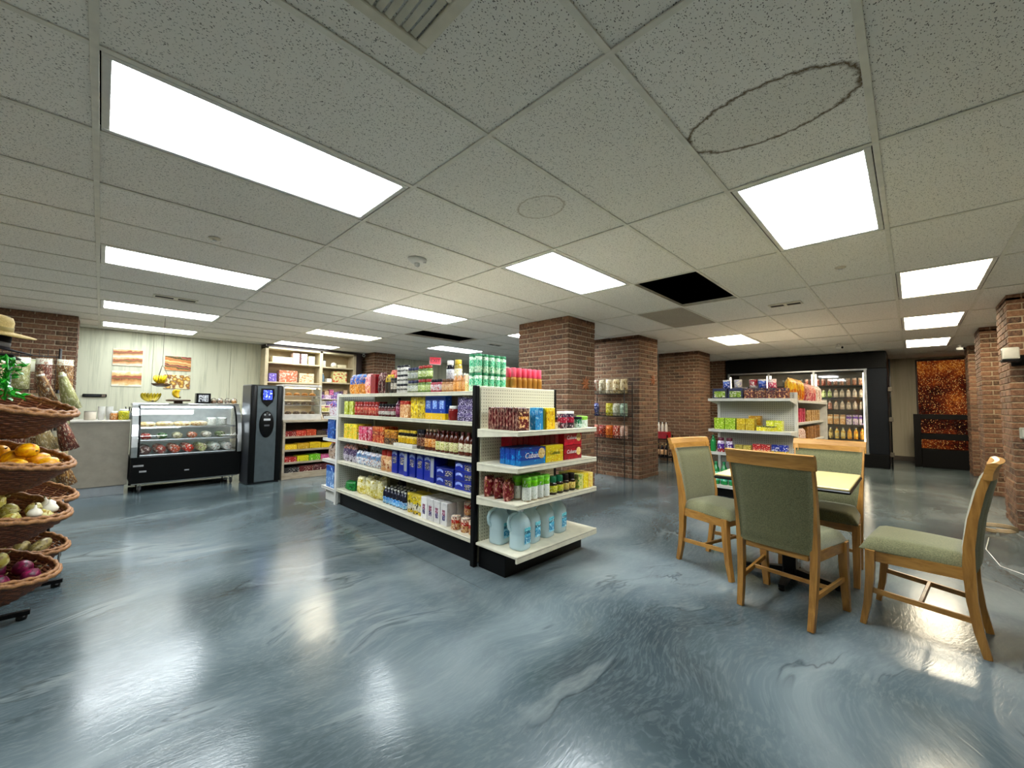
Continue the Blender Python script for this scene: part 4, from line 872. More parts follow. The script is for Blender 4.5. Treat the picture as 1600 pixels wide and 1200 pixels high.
# ================================================================== DELI CORNER
def deli_case():
    ox, oy = .90, 7.47
    g = empty('deli_case', (ox, oy, 0), 0, 'black and steel refrigerated deli case with a curved glass front', 'display case')
    x0, x1, y0, y1 = -.60, .60, -.36, .38
    MB().bbox((x0, y0+.02, .13), (x1, y1, .47), .008).build('lower_body', BLACK_PL, g)
    MB().bbox((x0+.02, y0+.04, .115), (x1-.02, y0+.06, .145), .003).build('bottom_trim', STEEL, g)
    for k, (w, h, z, m) in enumerate(((.10, .022, .345, mat('maker_plate', '#b9b9bd', .3, .6)), (.07, .022, .27, mat('grey_plate', '#9a9ca0', .4)))):
        MB().bbox((x0+.03+k*.06, y0+.016, z), (x0+.03+k*.06+w, y0+.021, z+h), .001).build('name_plate', m, g)
    MB().bbox((-.05, y0+.016, .25), (0, y0+.021, .265), .001).build('name_plate', mat('grey_plate', '#9a9ca0', .4), g)
    prof = [(y0, .47), (y0-.006, .60), (y0+.01, .74), (y0+.05, .88), (y0+.11, 1.0), (y0+.19, 1.09), (y0+.27, 1.135)]
    # steel end frames following the glass curve
    for x, w in ((x0+.03, .06), (x1-.03, .05)):
        MB().bar([(x, y, z) for y, z in prof]+[(x, y0+.30, 1.14)], w, .03, side=(1, 0, 0)).build('end_frame', STEEL, g)
        s = 1 if x > 0 else -1
        v = [(x+s*.02, y, z) for y, z in prof]+[(x+s*.02, y1, 1.14), (x+s*.02, y1, .47)]; n = len(v)
        v2 = [(a+s*.008, b, c) for a, b, c in v]
        MB().add(v+v2, [tuple(range(n)), tuple(reversed(range(n, 2*n)))]+[(i, (i+1) % n, (i+1) % n+n, i+n) for i in range(n)]).build('side_glass', GLASS, g)
        MB().bbox((x-w/2-.006 if s > 0 else x+w/2-.006, y0-.01, .66), (x-w/2+.002 if s > 0 else x+w/2+.006, y0+.03, .72), .003).build('hinge', STEEL, g)
    def gl(u, v):
        t = v*(len(prof)-1); i = min(int(t), len(prof)-2); f = t-i
        return (x0+.06+u*(x1-x0-.12), prof[i][0]+(prof[i+1][0]-prof[i][0])*f, prof[i][1]+(prof[i+1][1]-prof[i][1])*f)
    MB().grid(gl, 1, 18).build('curved_glass', GLASS, g)
    for x in (x0+.072, x1-.066): MB().bar([(x, y-.004, z) for y, z in prof], .022, .008, side=(1, 0, 0)).build('black_trim', BLACK_PL, g)
    MB().bbox((x0, y0+.26, 1.13), (x1, y1, 1.165), .006).build('top_deck', STEEL, g)
    MB().bbox((x0+.01, y1-.03, .47), (x1-.01, y1, 1.13), .003).build('back_wall', mat('case_white', '#d9dcd8', .4), g)
    MB().bbox((x0+.06, y0+.03, .475), (x1-.06, y1-.03, .49), .002).build('deck_pan', STEEL, g)
    for z, d in ((.665, .10), (.835, .15)):
        MB().bbox((x0+.06, y0+d, z), (x1-.06, y1-.05, z+.008), .002).build('glass_shelf', glass('shelf_glass', (.92, .97, .95, 1)), g)
        MB().bbox((x0+.06, y0+d-.012, z-.008), (x1-.06, y0+d, z+.016), .003).build('shelf_rail', STEEL, g)
    MB().bbox((x0+.08, y0+.30, 1.10), (x1-.08, y0+.335, 1.125), .003).build('case_lamp', mat('deli_tube', '#f2fbff', .4, 0, 3.0, '#e6f6ff'), g)
    MB().bbox((x0+.02, y1-.03, .01), (x1-.02, y1-.01, .13), .003).build('added_dark_sheet', BLACK_PL, g)  # added black sheet, stands in for the darkness under the case
    cm = mat('caster_rubber', '#3a3a3c', .5)
    for x in (x0+.1, x1-.1):
        for y in (y0+.09, y1-.08):
            M = T(x, y, .045) @ Matrix.Rotation(R(90), 4, 'Y')
            b = MB().lathe([(.030, -.012), (.043, -.008), (.043, .008), (.030, .012)], 14, 0, M)
            ct = b.build('caster', cm, g)
            MB().bbox((x-.02, y-.01, .04), (x-.014, y+.01, .118), .002).bbox((x+.014, y-.01, .04), (x+.02, y+.01, .118), .002).build('caster_fork', STEEL, ct)
    # ---- food inside
    def L(l, c, gr=None): return dict(label=l, cat=c, group=gr)
    roll = [(0, -.09), (.018, -.088), (.030, -.07), (.034, -.03), (.034, .03), (.030, .07), (.018, .088), (0, .09)]
    wrap = pack('wrapped_roll', [(0, '#d9c08e'), (.5, '#e6d6b0')], '#a87c4a', '#f2ead2', 5)
    for i in range(4):
        for b in range(2): lump('sandwich_roll', roll, wrap, (ox-.45+i*.19, oy-.13+b*.13, .845+.034), (0, R(90), 0), (1, 1, 1), **L('wrapped sandwich roll on the top shelf of the deli case', 'sandwich', 'wrapped sandwich rolls'))
    for i in range(4):
        pouch('bag_of_rolls', .10, .12, .12, pack('white_speckle_bag', [(0, '#dcded6')], '#8f9484', '#f4f5f0', 12), (ox+.27+(i % 2)*.13, oy-.12+(i//2)*.14, .844), 0, crimp=False, **L('clear bag of white pieces on the top shelf of the deli case', 'bag', 'bags of white pieces'))
    loaf = [(0, -.1), (.05, -.098), (.056, -.08), (.056, .08), (.05, .098), (0, .1)]
    cols = [('#a8332c', 'red sausage'), ('#3a6e3c', 'green vegetable'), ('#c9c2a0', 'pale cheese'), ('#b06a52', 'pink ham'), ('#d8d4c8', 'white cheese'), ('#7a8a5c', 'olive green')]
    for i, (cc, nm) in enumerate(cols):
        lump('deli_loaf', loaf, pack('loaf_'+nm.replace(' ', '_'), [(0, cc)], '#e0d8c8', '#4a3a30', 4), (ox-.45+i*.165, oy-.06, .674+.046), (R(90), 0, 0), (1, .8, 1), **L(nm+' tray on the middle shelf of the deli case', 'food'))
    cols = [('#5a3a34', 'dark smoked ham'), ('#a85a50', 'pink ham'), ('#b8604a', 'salami'), ('#c0453a', 'red sausage'), ('#aab07a', 'green cheese'), ('#cdd6cc', 'white cheese'), ('#e0e2dc', 'white mozzarella')]
    for i, (cc, nm) in enumerate(cols):
        lump('deli_meat', loaf, pack('meat_'+nm.replace(' ', '_'), [(0, cc)], '#e6dcd0', '#5c3c34', 4), (ox-.46+i*.15, oy-.18, .4905+.056), (R(90), 0, R(6)), (1, 1, 1), **L(nm+' loaf on the bottom pan of the deli case', 'food'))
        lump('deli_meat', loaf, pack('meat_'+nm.replace(' ', '_'), [(0, cc)], '#e6dcd0', '#5c3c34', 4), (ox-.46+i*.15, oy+.06, .4905+.056), (R(90), 0, R(6)), (1, 1, 1), **L(nm+' loaf in the back row of the deli case pan', 'food'))
deli_case()
def banana_bunch(loc, n, label, col, rz=0, tilt=0.):
    o = empty('banana_bunch', loc, 0, label, 'fruit'); o.rotation_euler = (tilt, 0, rz)
    bm_ = pack('banana_'+col, [(0, {'green': '#7c8a34', 'ripe': '#d3b02c', 'spotted': '#8a7a2c'}[col])], '#3a3216', None, 4, .68)
    for i in range(n):
        a = (i-(n-1)/2)*.26; pts = []
        for k in range(8):
            t = k/7; ang = -1.1+2.0*t
            pts.append((math.sin(a)*.10*math.sin(math.pi*t*.6)+math.sin(a)*.05, .07*math.cos(ang)-.05+math.cos(a)*.02, .012+.075+.075*math.sin(ang)*.9))
        MB().tube(pts, .017, 7, rfun=lambda t: .006+.013*math.sin(math.pi*min(1, max(.03, t)))**.5).build('banana', bm_, o)
    MB().tube([(0, -.015, .02), (0, -.02, .04)], .012, 7).build('crown', mat('banana_stem', '#4a3a1c', .7), o)
    return o
def deli_tops():
    def L(l, c, g=None): return dict(label=l, cat=c, group=g)
    zt = 1.166
    banana_bunch((.50, 7.50, zt), 7, 'green-brown banana bunch at the left end of the deli case top', 'spotted', .4)
    # dark wooden fruit stand with ripe bananas, hooks below its edge
    s = empty('fruit_stand', (.78, 7.45, zt), 0, 'dark wooden fruit stand with hooks on the deli case top', 'stand')
    dk = m_wood('dark_stand_wood', '#4a3016', '#2c1c0c')
    MB().lathe([(.13, .03), (.14, .035), (.14, .05), (.12, .055)], 18).build('tray', dk, s); MB().lathe([(.05, 0), (.05, .03)], 12).build('foot', dk, s)
    banana_bunch((.78, 7.46, zt+.056), 6, 'ripe yellow banana bunch on the dark wooden stand', 'ripe', 1.2)
    # hanging banana basket on the wall side
    h = empty('hanging_basket', (.60, 7.60, 1.40), 0, 'hanging wire basket holding ripe bananas above the deli case', 'basket')
    MB().lathe([(.05, 0), (.09, .015), (.115, .045), (.108, .045), (.085, .02), (.048, .006)], 16).build('bowl', dk, h)
    for k in range(3):
        a = k*2.094; MB().tube([(.11*math.cos(a), .11*math.sin(a), .045), (.01*math.cos(a), .01*math.sin(a), .30)], .003, 5).build('chain', WIRE, h)
    MB().tube([(0, 0, .29), (0, 0, CEIL-1.40)], .0025, 5).build('hanging_wire', WIRE, h)
    banana_bunch((.60, 7.60, 1.422), 5, 'ripe bananas in the hanging basket over the deli case', 'ripe', 2.4)
    b = carton('display_box', .17, .14, .15, BLACK_PL, (pack('silver_sign', [(0, '#9a9ca0')], '#1c1c20', '#e2e4e8', 3), .16, .84, .16, .84), (1.06, 7.46, zt+.001), 0, **L('black box with a silver picture on the deli case top', 'box'))
    for i in range(4):
        x = 1.19+i*.082+(.01 if i > 1 else 0)
        o = empty('clamshell', (x, 7.45, zt+.001), 0, 'round clear clamshell of pastry, '+('leftmost', 'second from the left', 'third from the left', 'rightmost beside the tall kiosk')[i]+' on the deli case', 'food container', 'round clear clamshells')
        MB().lathe([(.030, 0), (.040, .012), (.042, .04), (.036, .066), (.020, .082), (0, .086)], 16).build('dome', glass('clamshell_plastic', (.95, .95, .95, 1), .3), o)
        MB().lathe([(.026, .004), (.034, .014), (.032, .035), (.018, .05), (0, .052)], 12).build('pastry', pack('pastry_'+str(i), [(0, ('#8a5a3c', '#94664a', '#3a3432', '#c08a4a')[i])], '#e2cdb0', '#5a3a28', 6), o)
deli_tops()
def service_counter():
    ox, oy = .06, 7.55
    g = empty('service_counter', (ox, oy, 0), 0, 'plain grey-beige service counter left of the deli case', 'counter')
    cm = mat('grey_beige_laminate', '#8a8275', .5); tk = mat('grey_toe_kick', '#8d9296', .45)
    MB().bbox((-.62, -.32, .12), (.225, .32, .92), .004).build('body', cm, g); MB().bbox((-.63, -.335, .92), (.23, .335, .945), .005).build('worktop', mat('grey_worktop', '#b0aaa0', .4), g)
    MB().bbox((-.62, -.30, 0), (.20, .30, .12), .003).build('toe_kick', tk, g)
    def L(l, c, gr=None): return dict(label=l, cat=c, group=gr)
    z = .946; wc = mat('white_foam', '#e2e2de', .6)
    for i, (x, y) in enumerate(((.015, 7.50), (.09, 7.53))):
        o = empty('cup_stack', (x, y, z), 0, ('left' if i == 0 else 'right')+' stack of white foam cups on the service counter', 'cups', 'foam cup stacks')
        for k in range(6): MB().lathe([(.026, k*.019), (.036, k*.019+.075), (.038, k*.019+.077), (.034, k*.019+.077)], 14).build('cup', wc, o)
    can('napkin_holder', .055, .11, mat('beige_holder', '#c9bfae', .5), mat('dark_rim', '#2a2624', .4), (-.085, 7.47, z), 0, plastic=False, **L('beige round container on the service counter beside the foam cups', 'container'))
    jar('cookie_jar', .042, .11, pack('cookie_fill', [(0, '#b8794a')], '#e2c9a4', None, 6), wc, None, (.135, 7.44, z), 0, **L('small cookie jar right of the foam cups', 'jar'))
    jar('pickle_jar', .055, .14, pack('pickle_fill', [(0, '#a8a23c')], '#6a7a22', '#d9d28a', 5), wc, None, (.225, 7.42, z), 0, **L('wide jar of yellow-green pickles on the service counter', 'jar'), capk=.16)
    o = empty('utensil_cup', (.27, 7.55, z), 0, 'grey cup holding dark utensils at the end of the service counter', 'cup')
    MB().lathe([(.03, 0), (.036, .09), (.032, .09), (.027, .006)], 12).build('cup', mat('grey_cup', '#7d8283', .4), o)
    for k in range(5): MB().tube([(.01*math.cos(k), .01*math.sin(k), .01), (.035*math.cos(k*1.3), .035*math.sin(k*1.3), .17)], .004, 5).build('utensil', BLACK_PL, o)
service_counter()
def posters():
    specs = [((.11, .49, 1.79, 2.08), '#d9b89a', '#8a4a38', '#efe2c9', 'food poster of stacked pink ham sandwiches, upper left of four', 3.0),
             ((.78, 1.16, 1.75, 2.02), '#b8682e', '#3a2412', '#ecc98a', 'food poster of a toasted sandwich on a red-brown ground, upper right of four', 2.4),
             ((.11, .49, 1.44, 1.70), '#e2c48a', '#8a4a34', '#f4efe2', 'food poster of one long sandwich on white, lower left of four', 2.0),
             ((.78, 1.16, 1.42, 1.68), '#d8a93c', '#7a3c1c', '#f0dc9a', 'food poster of many yellow rolls, lower right of four', 5.0)]
    for i, ((x0, x1, z0, z1), a, b, c, l, s) in enumerate(specs):
        t = NT('poster_print_'+str(i)); g = t.coord('Generated')
        n = t.noise(g, 3.2, 4, .6); sp = t.n('ShaderNodeSeparateXYZ'); t.l(t.mapping(g, (1, 1, 1), (0, R((6, -10, 3, 0)[i]), 0)), sp.inputs[0])
        if i < 3:       # layered sandwich: bread, filling, bread
            f = t.math('FRACT', t.math('ADD', t.math('MULTIPLY', sp.outputs[2], (2.0, 1.5, 1.0)[i]), t.math('MULTIPLY', t.math('SUBTRACT', n.outputs[0], .5), .55)))
            col = t.ramp(f, [(0, srgb(c)), (.16, srgb(a)), (.34, srgb('#c98a4a')), (.44, srgb(b)), (.5, srgb('#6f7a38')), (.56, srgb('#b8584a')), (.66, srgb(b)), (.72, srgb('#d8a868')), (.86, srgb(a)), (.95, srgb(c))])
        else:           # rows of small yellow rolls
            vo = t.vor(t.mapping(g, (6, 1, 4)), 1.0); col = t.ramp(t.math('ADD', vo.outputs['Distance'], t.math('MULTIPLY', n.outputs[0], .25)), [(.2, srgb(c)), (.45, srgb(a)), (.68, srgb(b)), (.85, srgb('#e8d8a8'))])
        t.l(col, t.b.inputs['Base Color'])
        o = link('food_poster', None, None, ((x0+x1)/2, Y1-.02, (z0+z1)/2)); tag(o, l, 'poster', 'four food posters')
        MB().bbox((-(x1-x0)/2, -.010, -(z1-z0)/2), ((x1-x0)/2, -.001, (z1-z0)/2), .002).build('backing_board', mat('poster_board', '#e6e2d6', .6), o)
        MB().bbox((-(x1-x0)/2+.004, -.0115, -(z1-z0)/2+.004), ((x1-x0)/2-.004, -.0098, (z1-z0)/2-.004), .0005).build('print', t.m, o)
    k = link('knife_rack', None, None, (-.07, Y1-.02, 1.275)); tag(k, 'black magnetic strip on the pale wall above the service counter', 'wall rack')
    MB().bbox((-.14, -.025, -.026), (.14, -.001, .026), .008).build('strip', BLACK_PL, k)
    MB().bbox((-.11, -.029, -.010), (.07, -.024, .010), .003).build('inlay', mat('strip_inlay', '#2c2f33', .25), k)
    MB().bbox((.08, -.029, -.018), (.125, -.024, .018), .003).build('end_plate', mat('strip_end', '#6d5f52', .4), k)
posters()
def kiosk():
    g = empty('kiosk', (1.735, 7.04, 0), R(4), 'tall black kiosk with a grey front panel and blue screen', 'kiosk')
    w, d, h = .43, .40, 1.455
    MB().bbox((-w/2, -d/2+.03, 0), (w/2, d/2, h), .012).build('body', mat('graphite_case', '#2a2c30', .35), g)
    for s in (-1, 1): MB().bbox((s*.175-.043 if s > 0 else -.215, -d/2, .02), (.215 if s > 0 else -.132, -d/2+.045, h-.005), .015, seg=2).build('side_rail', BLACK_PL, g)
    MB().bbox((-.135, -d/2+.010, .03), (.135, -d/2+.04, h-.02), .004).build('front_panel', mat('kiosk_grey', '#5a6468', .35, .5), g)
    shield = [(-.085, 1.40), (.085, 1.40), (.095, 1.30), (.07, 1.20), (0, 1.13), (-.07, 1.20), (-.095, 1.30)]
    n = len(shield); bz = MB().add([(x, -d/2+.012, z) for x, z in shield]+[(x, -d/2-.004, z) for x, z in shield], [tuple(range(n, 2*n))]+[((i+1) % n, i, i+n, (i+1) % n+n) for i in range(n)]).build('screen_bezel', BLACK_PL, g)
    sc = NT('blue_screen'); v = sc.noise(sc.mapping(sc.coord('Object'), (1, 1, 1)), 38, 1)
    sc.l(sc.ramp(v.outputs[0], [(.45, srgb('#1326c8')), (.55, srgb('#2a49ff')), (.68, srgb('#b9c6ff'))]), sc.b.inputs['Emission Color']); sc.b.inputs['Emission Strength'].default_value = .8; sc.b.inputs['Base Color'].default_value = (0, 0, .02, 1)
    MB().bbox((-.06, -d/2-.007, 1.235), (.06, -d/2-.003, 1.375), .004).build('screen', sc.m, bz)
    M = T(0, -d/2+.012, .87) @ Matrix.Rotation(R(90), 4, 'X') @ Matrix.Diagonal((.62, 1.25, 1, 1))
    ob = MB().lathe([(.155, 0), (.158, .012), (.14, .022)], 24, 0, M).build('oval_bay', BLACK_PL, g)
    MB().bbox((-.045, -d/2-.016, .925), (.045, -d/2-.008, .955), .003).build('slot', mat('slot_light', '#c9cccf', .3), ob)
    MB().bbox((-.035, -d/2-.014, .84), (.035, -d/2-.008, .865), .003).build('slot', mat('slot_dim', '#5d5f63', .3), ob)
    for s in (-1, 1): MB().lathe([(.016, 0), (.012, .008), (0, .010)], 12, 0, T(s*.03, -d/2-.008, 1.01) @ Matrix.Rotation(R(90), 4, 'X')).build('button', mat('button_silver', '#a9adb0', .3, .7), ob)
kiosk()
def candy_counter():
    ox, oy = 2.55, 7.2; f = -.27
    g = empty('candy_counter', (ox, oy, 0), 0, 'beige candy counter with four open shelves behind the main shelf run', 'counter')
    cm = m_wood('beige_counter_wood', '#b3a48e', '#93846f', .5, (2, 10, 10))
    x0, x1 = -.55, .62
    MB().bbox((x0, f, 0), (x0+.035, .28, .885), .003).build('side_panel', cm, g); MB().bbox((x1-.035, f, 0), (x1, .28, .885), .003).build('side_panel', cm, g)
    MB().bbox((x0, .262, 0), (x1, .28, .885), .003).build('back_panel', mat('dark_recess_panel', '#4a4038', .7), g)
    MB().bbox((x0-.01, f-.02, .885), (x1+.01, .29, .92), .004).build('counter_top', cm, g)
    for z in (.665, .46, .265): MB().bbox((x0+.036, f+.005, z-.03), (x1-.036, .26, z), .003).build('shelf', cm, g)
    for k in range(3): MB().bbox((x0+.036, f+.002, .002+k*.033), (x1-.036, .26 if k == 2 else f+.02, .033+k*.033), .002).build('plinth_board', cm, g)
    def L(l, c, gr=None): return dict(label=l, cat=c, group=gr)
    rows = [(.665, [('#7c1f1f', '#e8d9c0'), ('#a82c22', '#f0c0a0'), ('#b8452c', '#e8b090'), ('#33261c', '#6a5a48'), ('#4a3a66', '#d9cfe8'), ('#a8745a', '#e2c0a0'), ('#b55a6a', '#ecc9c4')], 'top'),
            (.46, [('#d8b022', '#f0e08a'), ('#c99a1c', '#e8d49a'), ('#e0ba2a', '#8a6a14'), ('#dcb826', '#a8801c'), ('#a8402c', '#e8c0a0'), ('#5a3a2c', '#b89a80')], 'second'),
            (.265, [('#a8221f', '#f2dcd0'), ('#c9c23e', '#3a7a2c'), ('#6aa83a', '#e6e8b0'), ('#c05a80', '#f0d5e0'), ('#5c3024', '#d9b8a0'), ('#4a2a22', '#b8967c')], 'third'),
            (.099, [('#1c1614', '#d9d4cc'), ('#541a1c', '#e8d2c0'), ('#4a1c22', '#e0cabc'), ('#5c2424', '#c9a898'), ('#d9b93a', '#f0e6a8')], 'lowest')]
    for z, cs, nm in rows:
        n = len(cs); w = (x1-x0-.08)/n
        for i, (a, b) in enumerate(cs):
            nmc = f'candy_{nm}_{i}'
            o = carton('candy_box', w-.008, .20, .075+.02*((i*7) % 3)/2, pack(nmc, [(0, a)], b, None, 5, .6, stretch=(1.6, 1, 1)), None, (ox+x0+.04+w*(i+.5), oy+f+.125, z+.001), 0,
                   **L(('first', 'second', 'third', 'fourth', 'fifth', 'sixth', 'seventh')[i]+f' candy display box from the left on the {nm} counter shelf', 'box', 'candy boxes under the counter'))
    # glass food warmer on the counter
    hx, hy, z0 = 2.285, 7.17, .921
    h = empty('food_warmer', (hx, hy, z0), 0, 'white framed glass food warmer on the candy counter', 'display case')
    W2, D2, H2 = .29, .20, .56; fr = mat('warmer_white', '#d2cec6', .4)
    MB().bbox((-W2, -D2, 0), (W2, D2, .09), .005).build('base', fr, h); MB().bbox((-W2, -D2, H2-.04), (W2, D2, H2), .005).build('roof', fr, h)
    for sx in (-1, 1):
        for sy in (-1, 1): MB().bbox((sx*W2-(.025 if sx > 0 else 0), sy*D2-(.02 if sy > 0 else 0), .09), (sx*W2+(.025 if sx < 0 else 0), sy*D2+(.02 if sy < 0 else 0), H2-.04), .003).build('post', fr, h)
    MB().box((-W2+.025, -D2+.004, .09), (W2-.025, -D2+.008, H2-.04)).build('front_glass', GLASS, h)
    MB().box((-W2+.004, -D2+.02, .09), (-W2+.008, D2-.02, H2-.04)).build('side_glass', GLASS, h); MB().box((W2-.008, -D2+.02, .09), (W2-.004, D2-.02, H2-.04)).build('side_glass', GLASS, h)
    for z in (.23, .38): MB().bbox((-W2+.02, -D2+.02, z), (W2-.02, D2-.02, z+.006), .001).build('wire_shelf', STEEL, h)
    MB().bbox((-W2+.03, -.01, H2-.055), (W2-.03, .02, H2-.041), .002).build('heat_lamp', mat('warm_tube', '#ffe2b0', .4, 0, 5.0, '#ffd9a0'), h)
    pz = pack('baked_pastry', [(0, '#b07a42')], '#d9a868', '#6a3f20', 5); dp = pack('dark_pastry', [(0, '#5a4434')], '#a88a6a', '#2a1f18', 5)
    bun = [(0, 0), (.045, 0), (.05, .012), (.042, .032), (.02, .042), (0, .044)]
    for zz, ms, nm in ((.091, dp, 'dark pastry on the bottom of'), (.237, dp, 'dark pastry on the middle rack of'), (.387, pz, 'golden pastry on the top rack of')):
        for i in range(4): lump('pastry', bun, ms, (hx-.18+i*.12, hy-.09, z0+zz), (0, 0, i), (1, 1, 1.1), key=nm, **L(nm+' the food warmer', 'pastry', nm.split(' on')[0]+'s, '+nm.split('the ')[1].split(' of')[0]))
    # tiered candy stand right of the warmer
    s = empty('candy_stand', (2.83, 7.23, .921), 0, 'tiered candy stand on the counter right of the food warmer', 'stand')
    for k in range(4): MB().bbox((-.21, -.20+k*.08, .11*k+.005), (.24, -.115+k*.08, .11*k+.015), .002).build('tier', WHITE_STEEL, s)
    for sx in (-.21, .235): MB().bar([(sx, -.19, .022), (sx, .13, .38)], .006, .03, side=(1, 0, 0)).build('side_arm', WHITE_STEEL, s)
    cc = [('#3a2a22', '#d9d2c4'), ('#b8b060', '#e8e4c0'), ('#c9c6c0', '#6a5a9e'), ('#5a4a8e', '#e0d8ee')]
    for k in range(4):
        for i in range(4):
            carton('candy_box', .10, .06, .07, pack(f'stand_candy_{k}_{i % 2}', [(0, cc[k][i % 2])], cc[k][1-i % 2], '#c04a7a' if k == 3 else None, 6), None, (2.83-.145+i*.107, 7.23-.158+k*.08, .921+.11*k+.016), 0, **L(('bottom', 'second', 'third', 'top')[k]+' tier candy box on the counter stand', 'box', 'candy boxes on the stand, tier '+('one', 'two', 'three', 'four')[k]))
    tall = pack('white_floral_pack', [(0, '#dcd8dc')], '#6a5aa8', '#c06a5a', 6)
    for i in range(2): pouch('snack_bag', .10, .08, .21, tall, (3.125, 7.0, .921), .2, **L('white floral bag at the right end of the candy counter', 'bag', 'white floral bags')) if i == 0 else None
candy_counter()
def tobacco_cabinet():
    ox, oy = 3.24, 9.42
    g = empty('wall_cabinet', (ox, oy, 0), 0, 'tall cream open cabinet with boxes behind the candy counter', 'cabinet')
    cm = mat('cream_cabinet', '#c9b998', .5); x0, x1, y0, y1 = -.92, .90, -.17, .155
    for x in (x0, .145, x1): MB().bbox((x-.03, y0, 0), (x+.03, y1, 2.33), .003).build('upright', cm, g)
    MB().bbox((x0-.03, y0, 2.29), (x1+.03, y1, 2.33), .003).build('cornice', cm, g); MB().bbox((x0, y1-.012, 0), (x1, y1, 2.29), .002).build('back_panel', mat('tan_back_panel', '#a8946e', .6), g)
    for a, b, zs in ((x0, .145, (2.02, 1.62, 1.25, .9)), (.145, x1, (2.0, 1.66, 1.34, 1.02))):
        for z in zs: MB().bbox((a+.031, y0+.003, z-.028), (b-.031, y1-.013, z), .003).build('shelf', cm, g)
    MB().bbox((x1+.031, y0, 0), (x1+.17, y1, 2.35), .004).build('end_post', mat('dark_brown_post', '#2a1814', .5), g)
    MB().bbox((x0-.03, y0-.005, 2.331), (x1+.17, y1, 2.37), .003).build('top_rail', mat('dark_brown_post', '#2a1814', .5), g)
    def L(l, c='box', gr=None): return dict(label=l, cat=c, group=gr)
    def C(x, z, w, h, a, b, l, d=.18, gr=None, b2=None): carton('storage_box', w, d, h, pack('cab_'+a[1:]+b[1:], [(0, a)], b, b2, 5), None, (x, oy-.05, z+.001), 0, **L(l, 'box', gr))
    C(2.62, 2.02, .38, .12, '#dcd3b8', '#cfc4a4', 'long cream box on the top shelf of the wall cabinet')
    C(2.88, 2.02, .13, .22, '#dcb8aa', '#e8d8d0', 'pink tall box on the top shelf of the wall cabinet')
    C(3.04, 2.02, .12, .22, '#d9c0bc', '#8a6a7a', 'mauve tall box on the top shelf of the wall cabinet')
    C(3.19, 2.02, .13, .18, '#d6d4a0', '#e8e8d0', 'pale green box on the top shelf of the wall cabinet')
    can('foam_tub', .05, .15, mat('white_tub', '#dedad2', .5), mat('black_lid', '#17151a', .35), (3.47, oy-.05, 2.001), 0, plastic=True, **L('slim white tub left in the right bay of the wall cabinet', 'tub'))
    lump('cotton_ball_bag', [(0, 0), (.06, .01), (.07, .05), (.05, .1), (0, .12)], mat('white_cotton', '#e6e0d0', .8), (3.70, oy-.05, 2.001), **L('round white bag on the top right shelf of the wall cabinet', 'bag'))
    C(3.86, 2.0, .18, .07, '#cfc4a8', '#e0d8c0', 'flat cream carton on the top right shelf of the wall cabinet')
    C(2.45, 1.62, .14, .17, '#6a5aa8', '#b8aedc', 'purple pack at the left of the second cabinet shelf')
    C(2.74, 1.62, .34, .24, '#d8826a', '#f0d0c0', 'large coral box on the second cabinet shelf', b2='#e8e0d0')
    C(3.10, 1.62, .30, .20, '#d9d4b4', '#c98a5a', 'large cream picture box on the second cabinet shelf', b2='#f0ecd8')
    bottle('mouthwash_bottle', .03, .2, mat('blue_wash', '#6a8aa8', .15), WHITE_PL, None, (3.47, oy-.05, 1.661), 0, **L('slim blue bottle in the right bay of the wall cabinet', 'bottle'))
    C(3.58, 1.66, .10, .08, '#d9d5cc', '#b8b4ac', 'small white box in the right bay of the wall cabinet')
    C(3.82, 1.66, .30, .25, '#c9c08a', '#b83a2c', 'large colourful carton in the right bay of the wall cabinet', b2='#e8dcb0')
    rr = random.Random(4)
    pal = [('#3a2c4a', '#c9a0b8'), ('#c9a88a', '#e8d8c0'), ('#a84a7a', '#e8b8d0'), ('#5a4a8e', '#d0c8e8')]
    for i in range(6):
        a, b = pal[i % 4]; C(3.44+i*.105, 1.34, .09, .10+.05*(i % 3)/2, a, b, ('first', 'second', 'third', 'fourth', 'fifth', 'sixth', 'seventh')[i]+' small coloured pack from the left on the third right-bay shelf', .12)
    for i in range(5):
        a, b = pal[(i+1) % 4]; C(3.46+i*.125, 1.02, .11, .12, a, b, ('first', 'second', 'third', 'fourth', 'fifth', 'sixth', 'seventh')[i]+' coloured pack from the left on the fourth right-bay shelf', .12)
tobacco_cabinet()
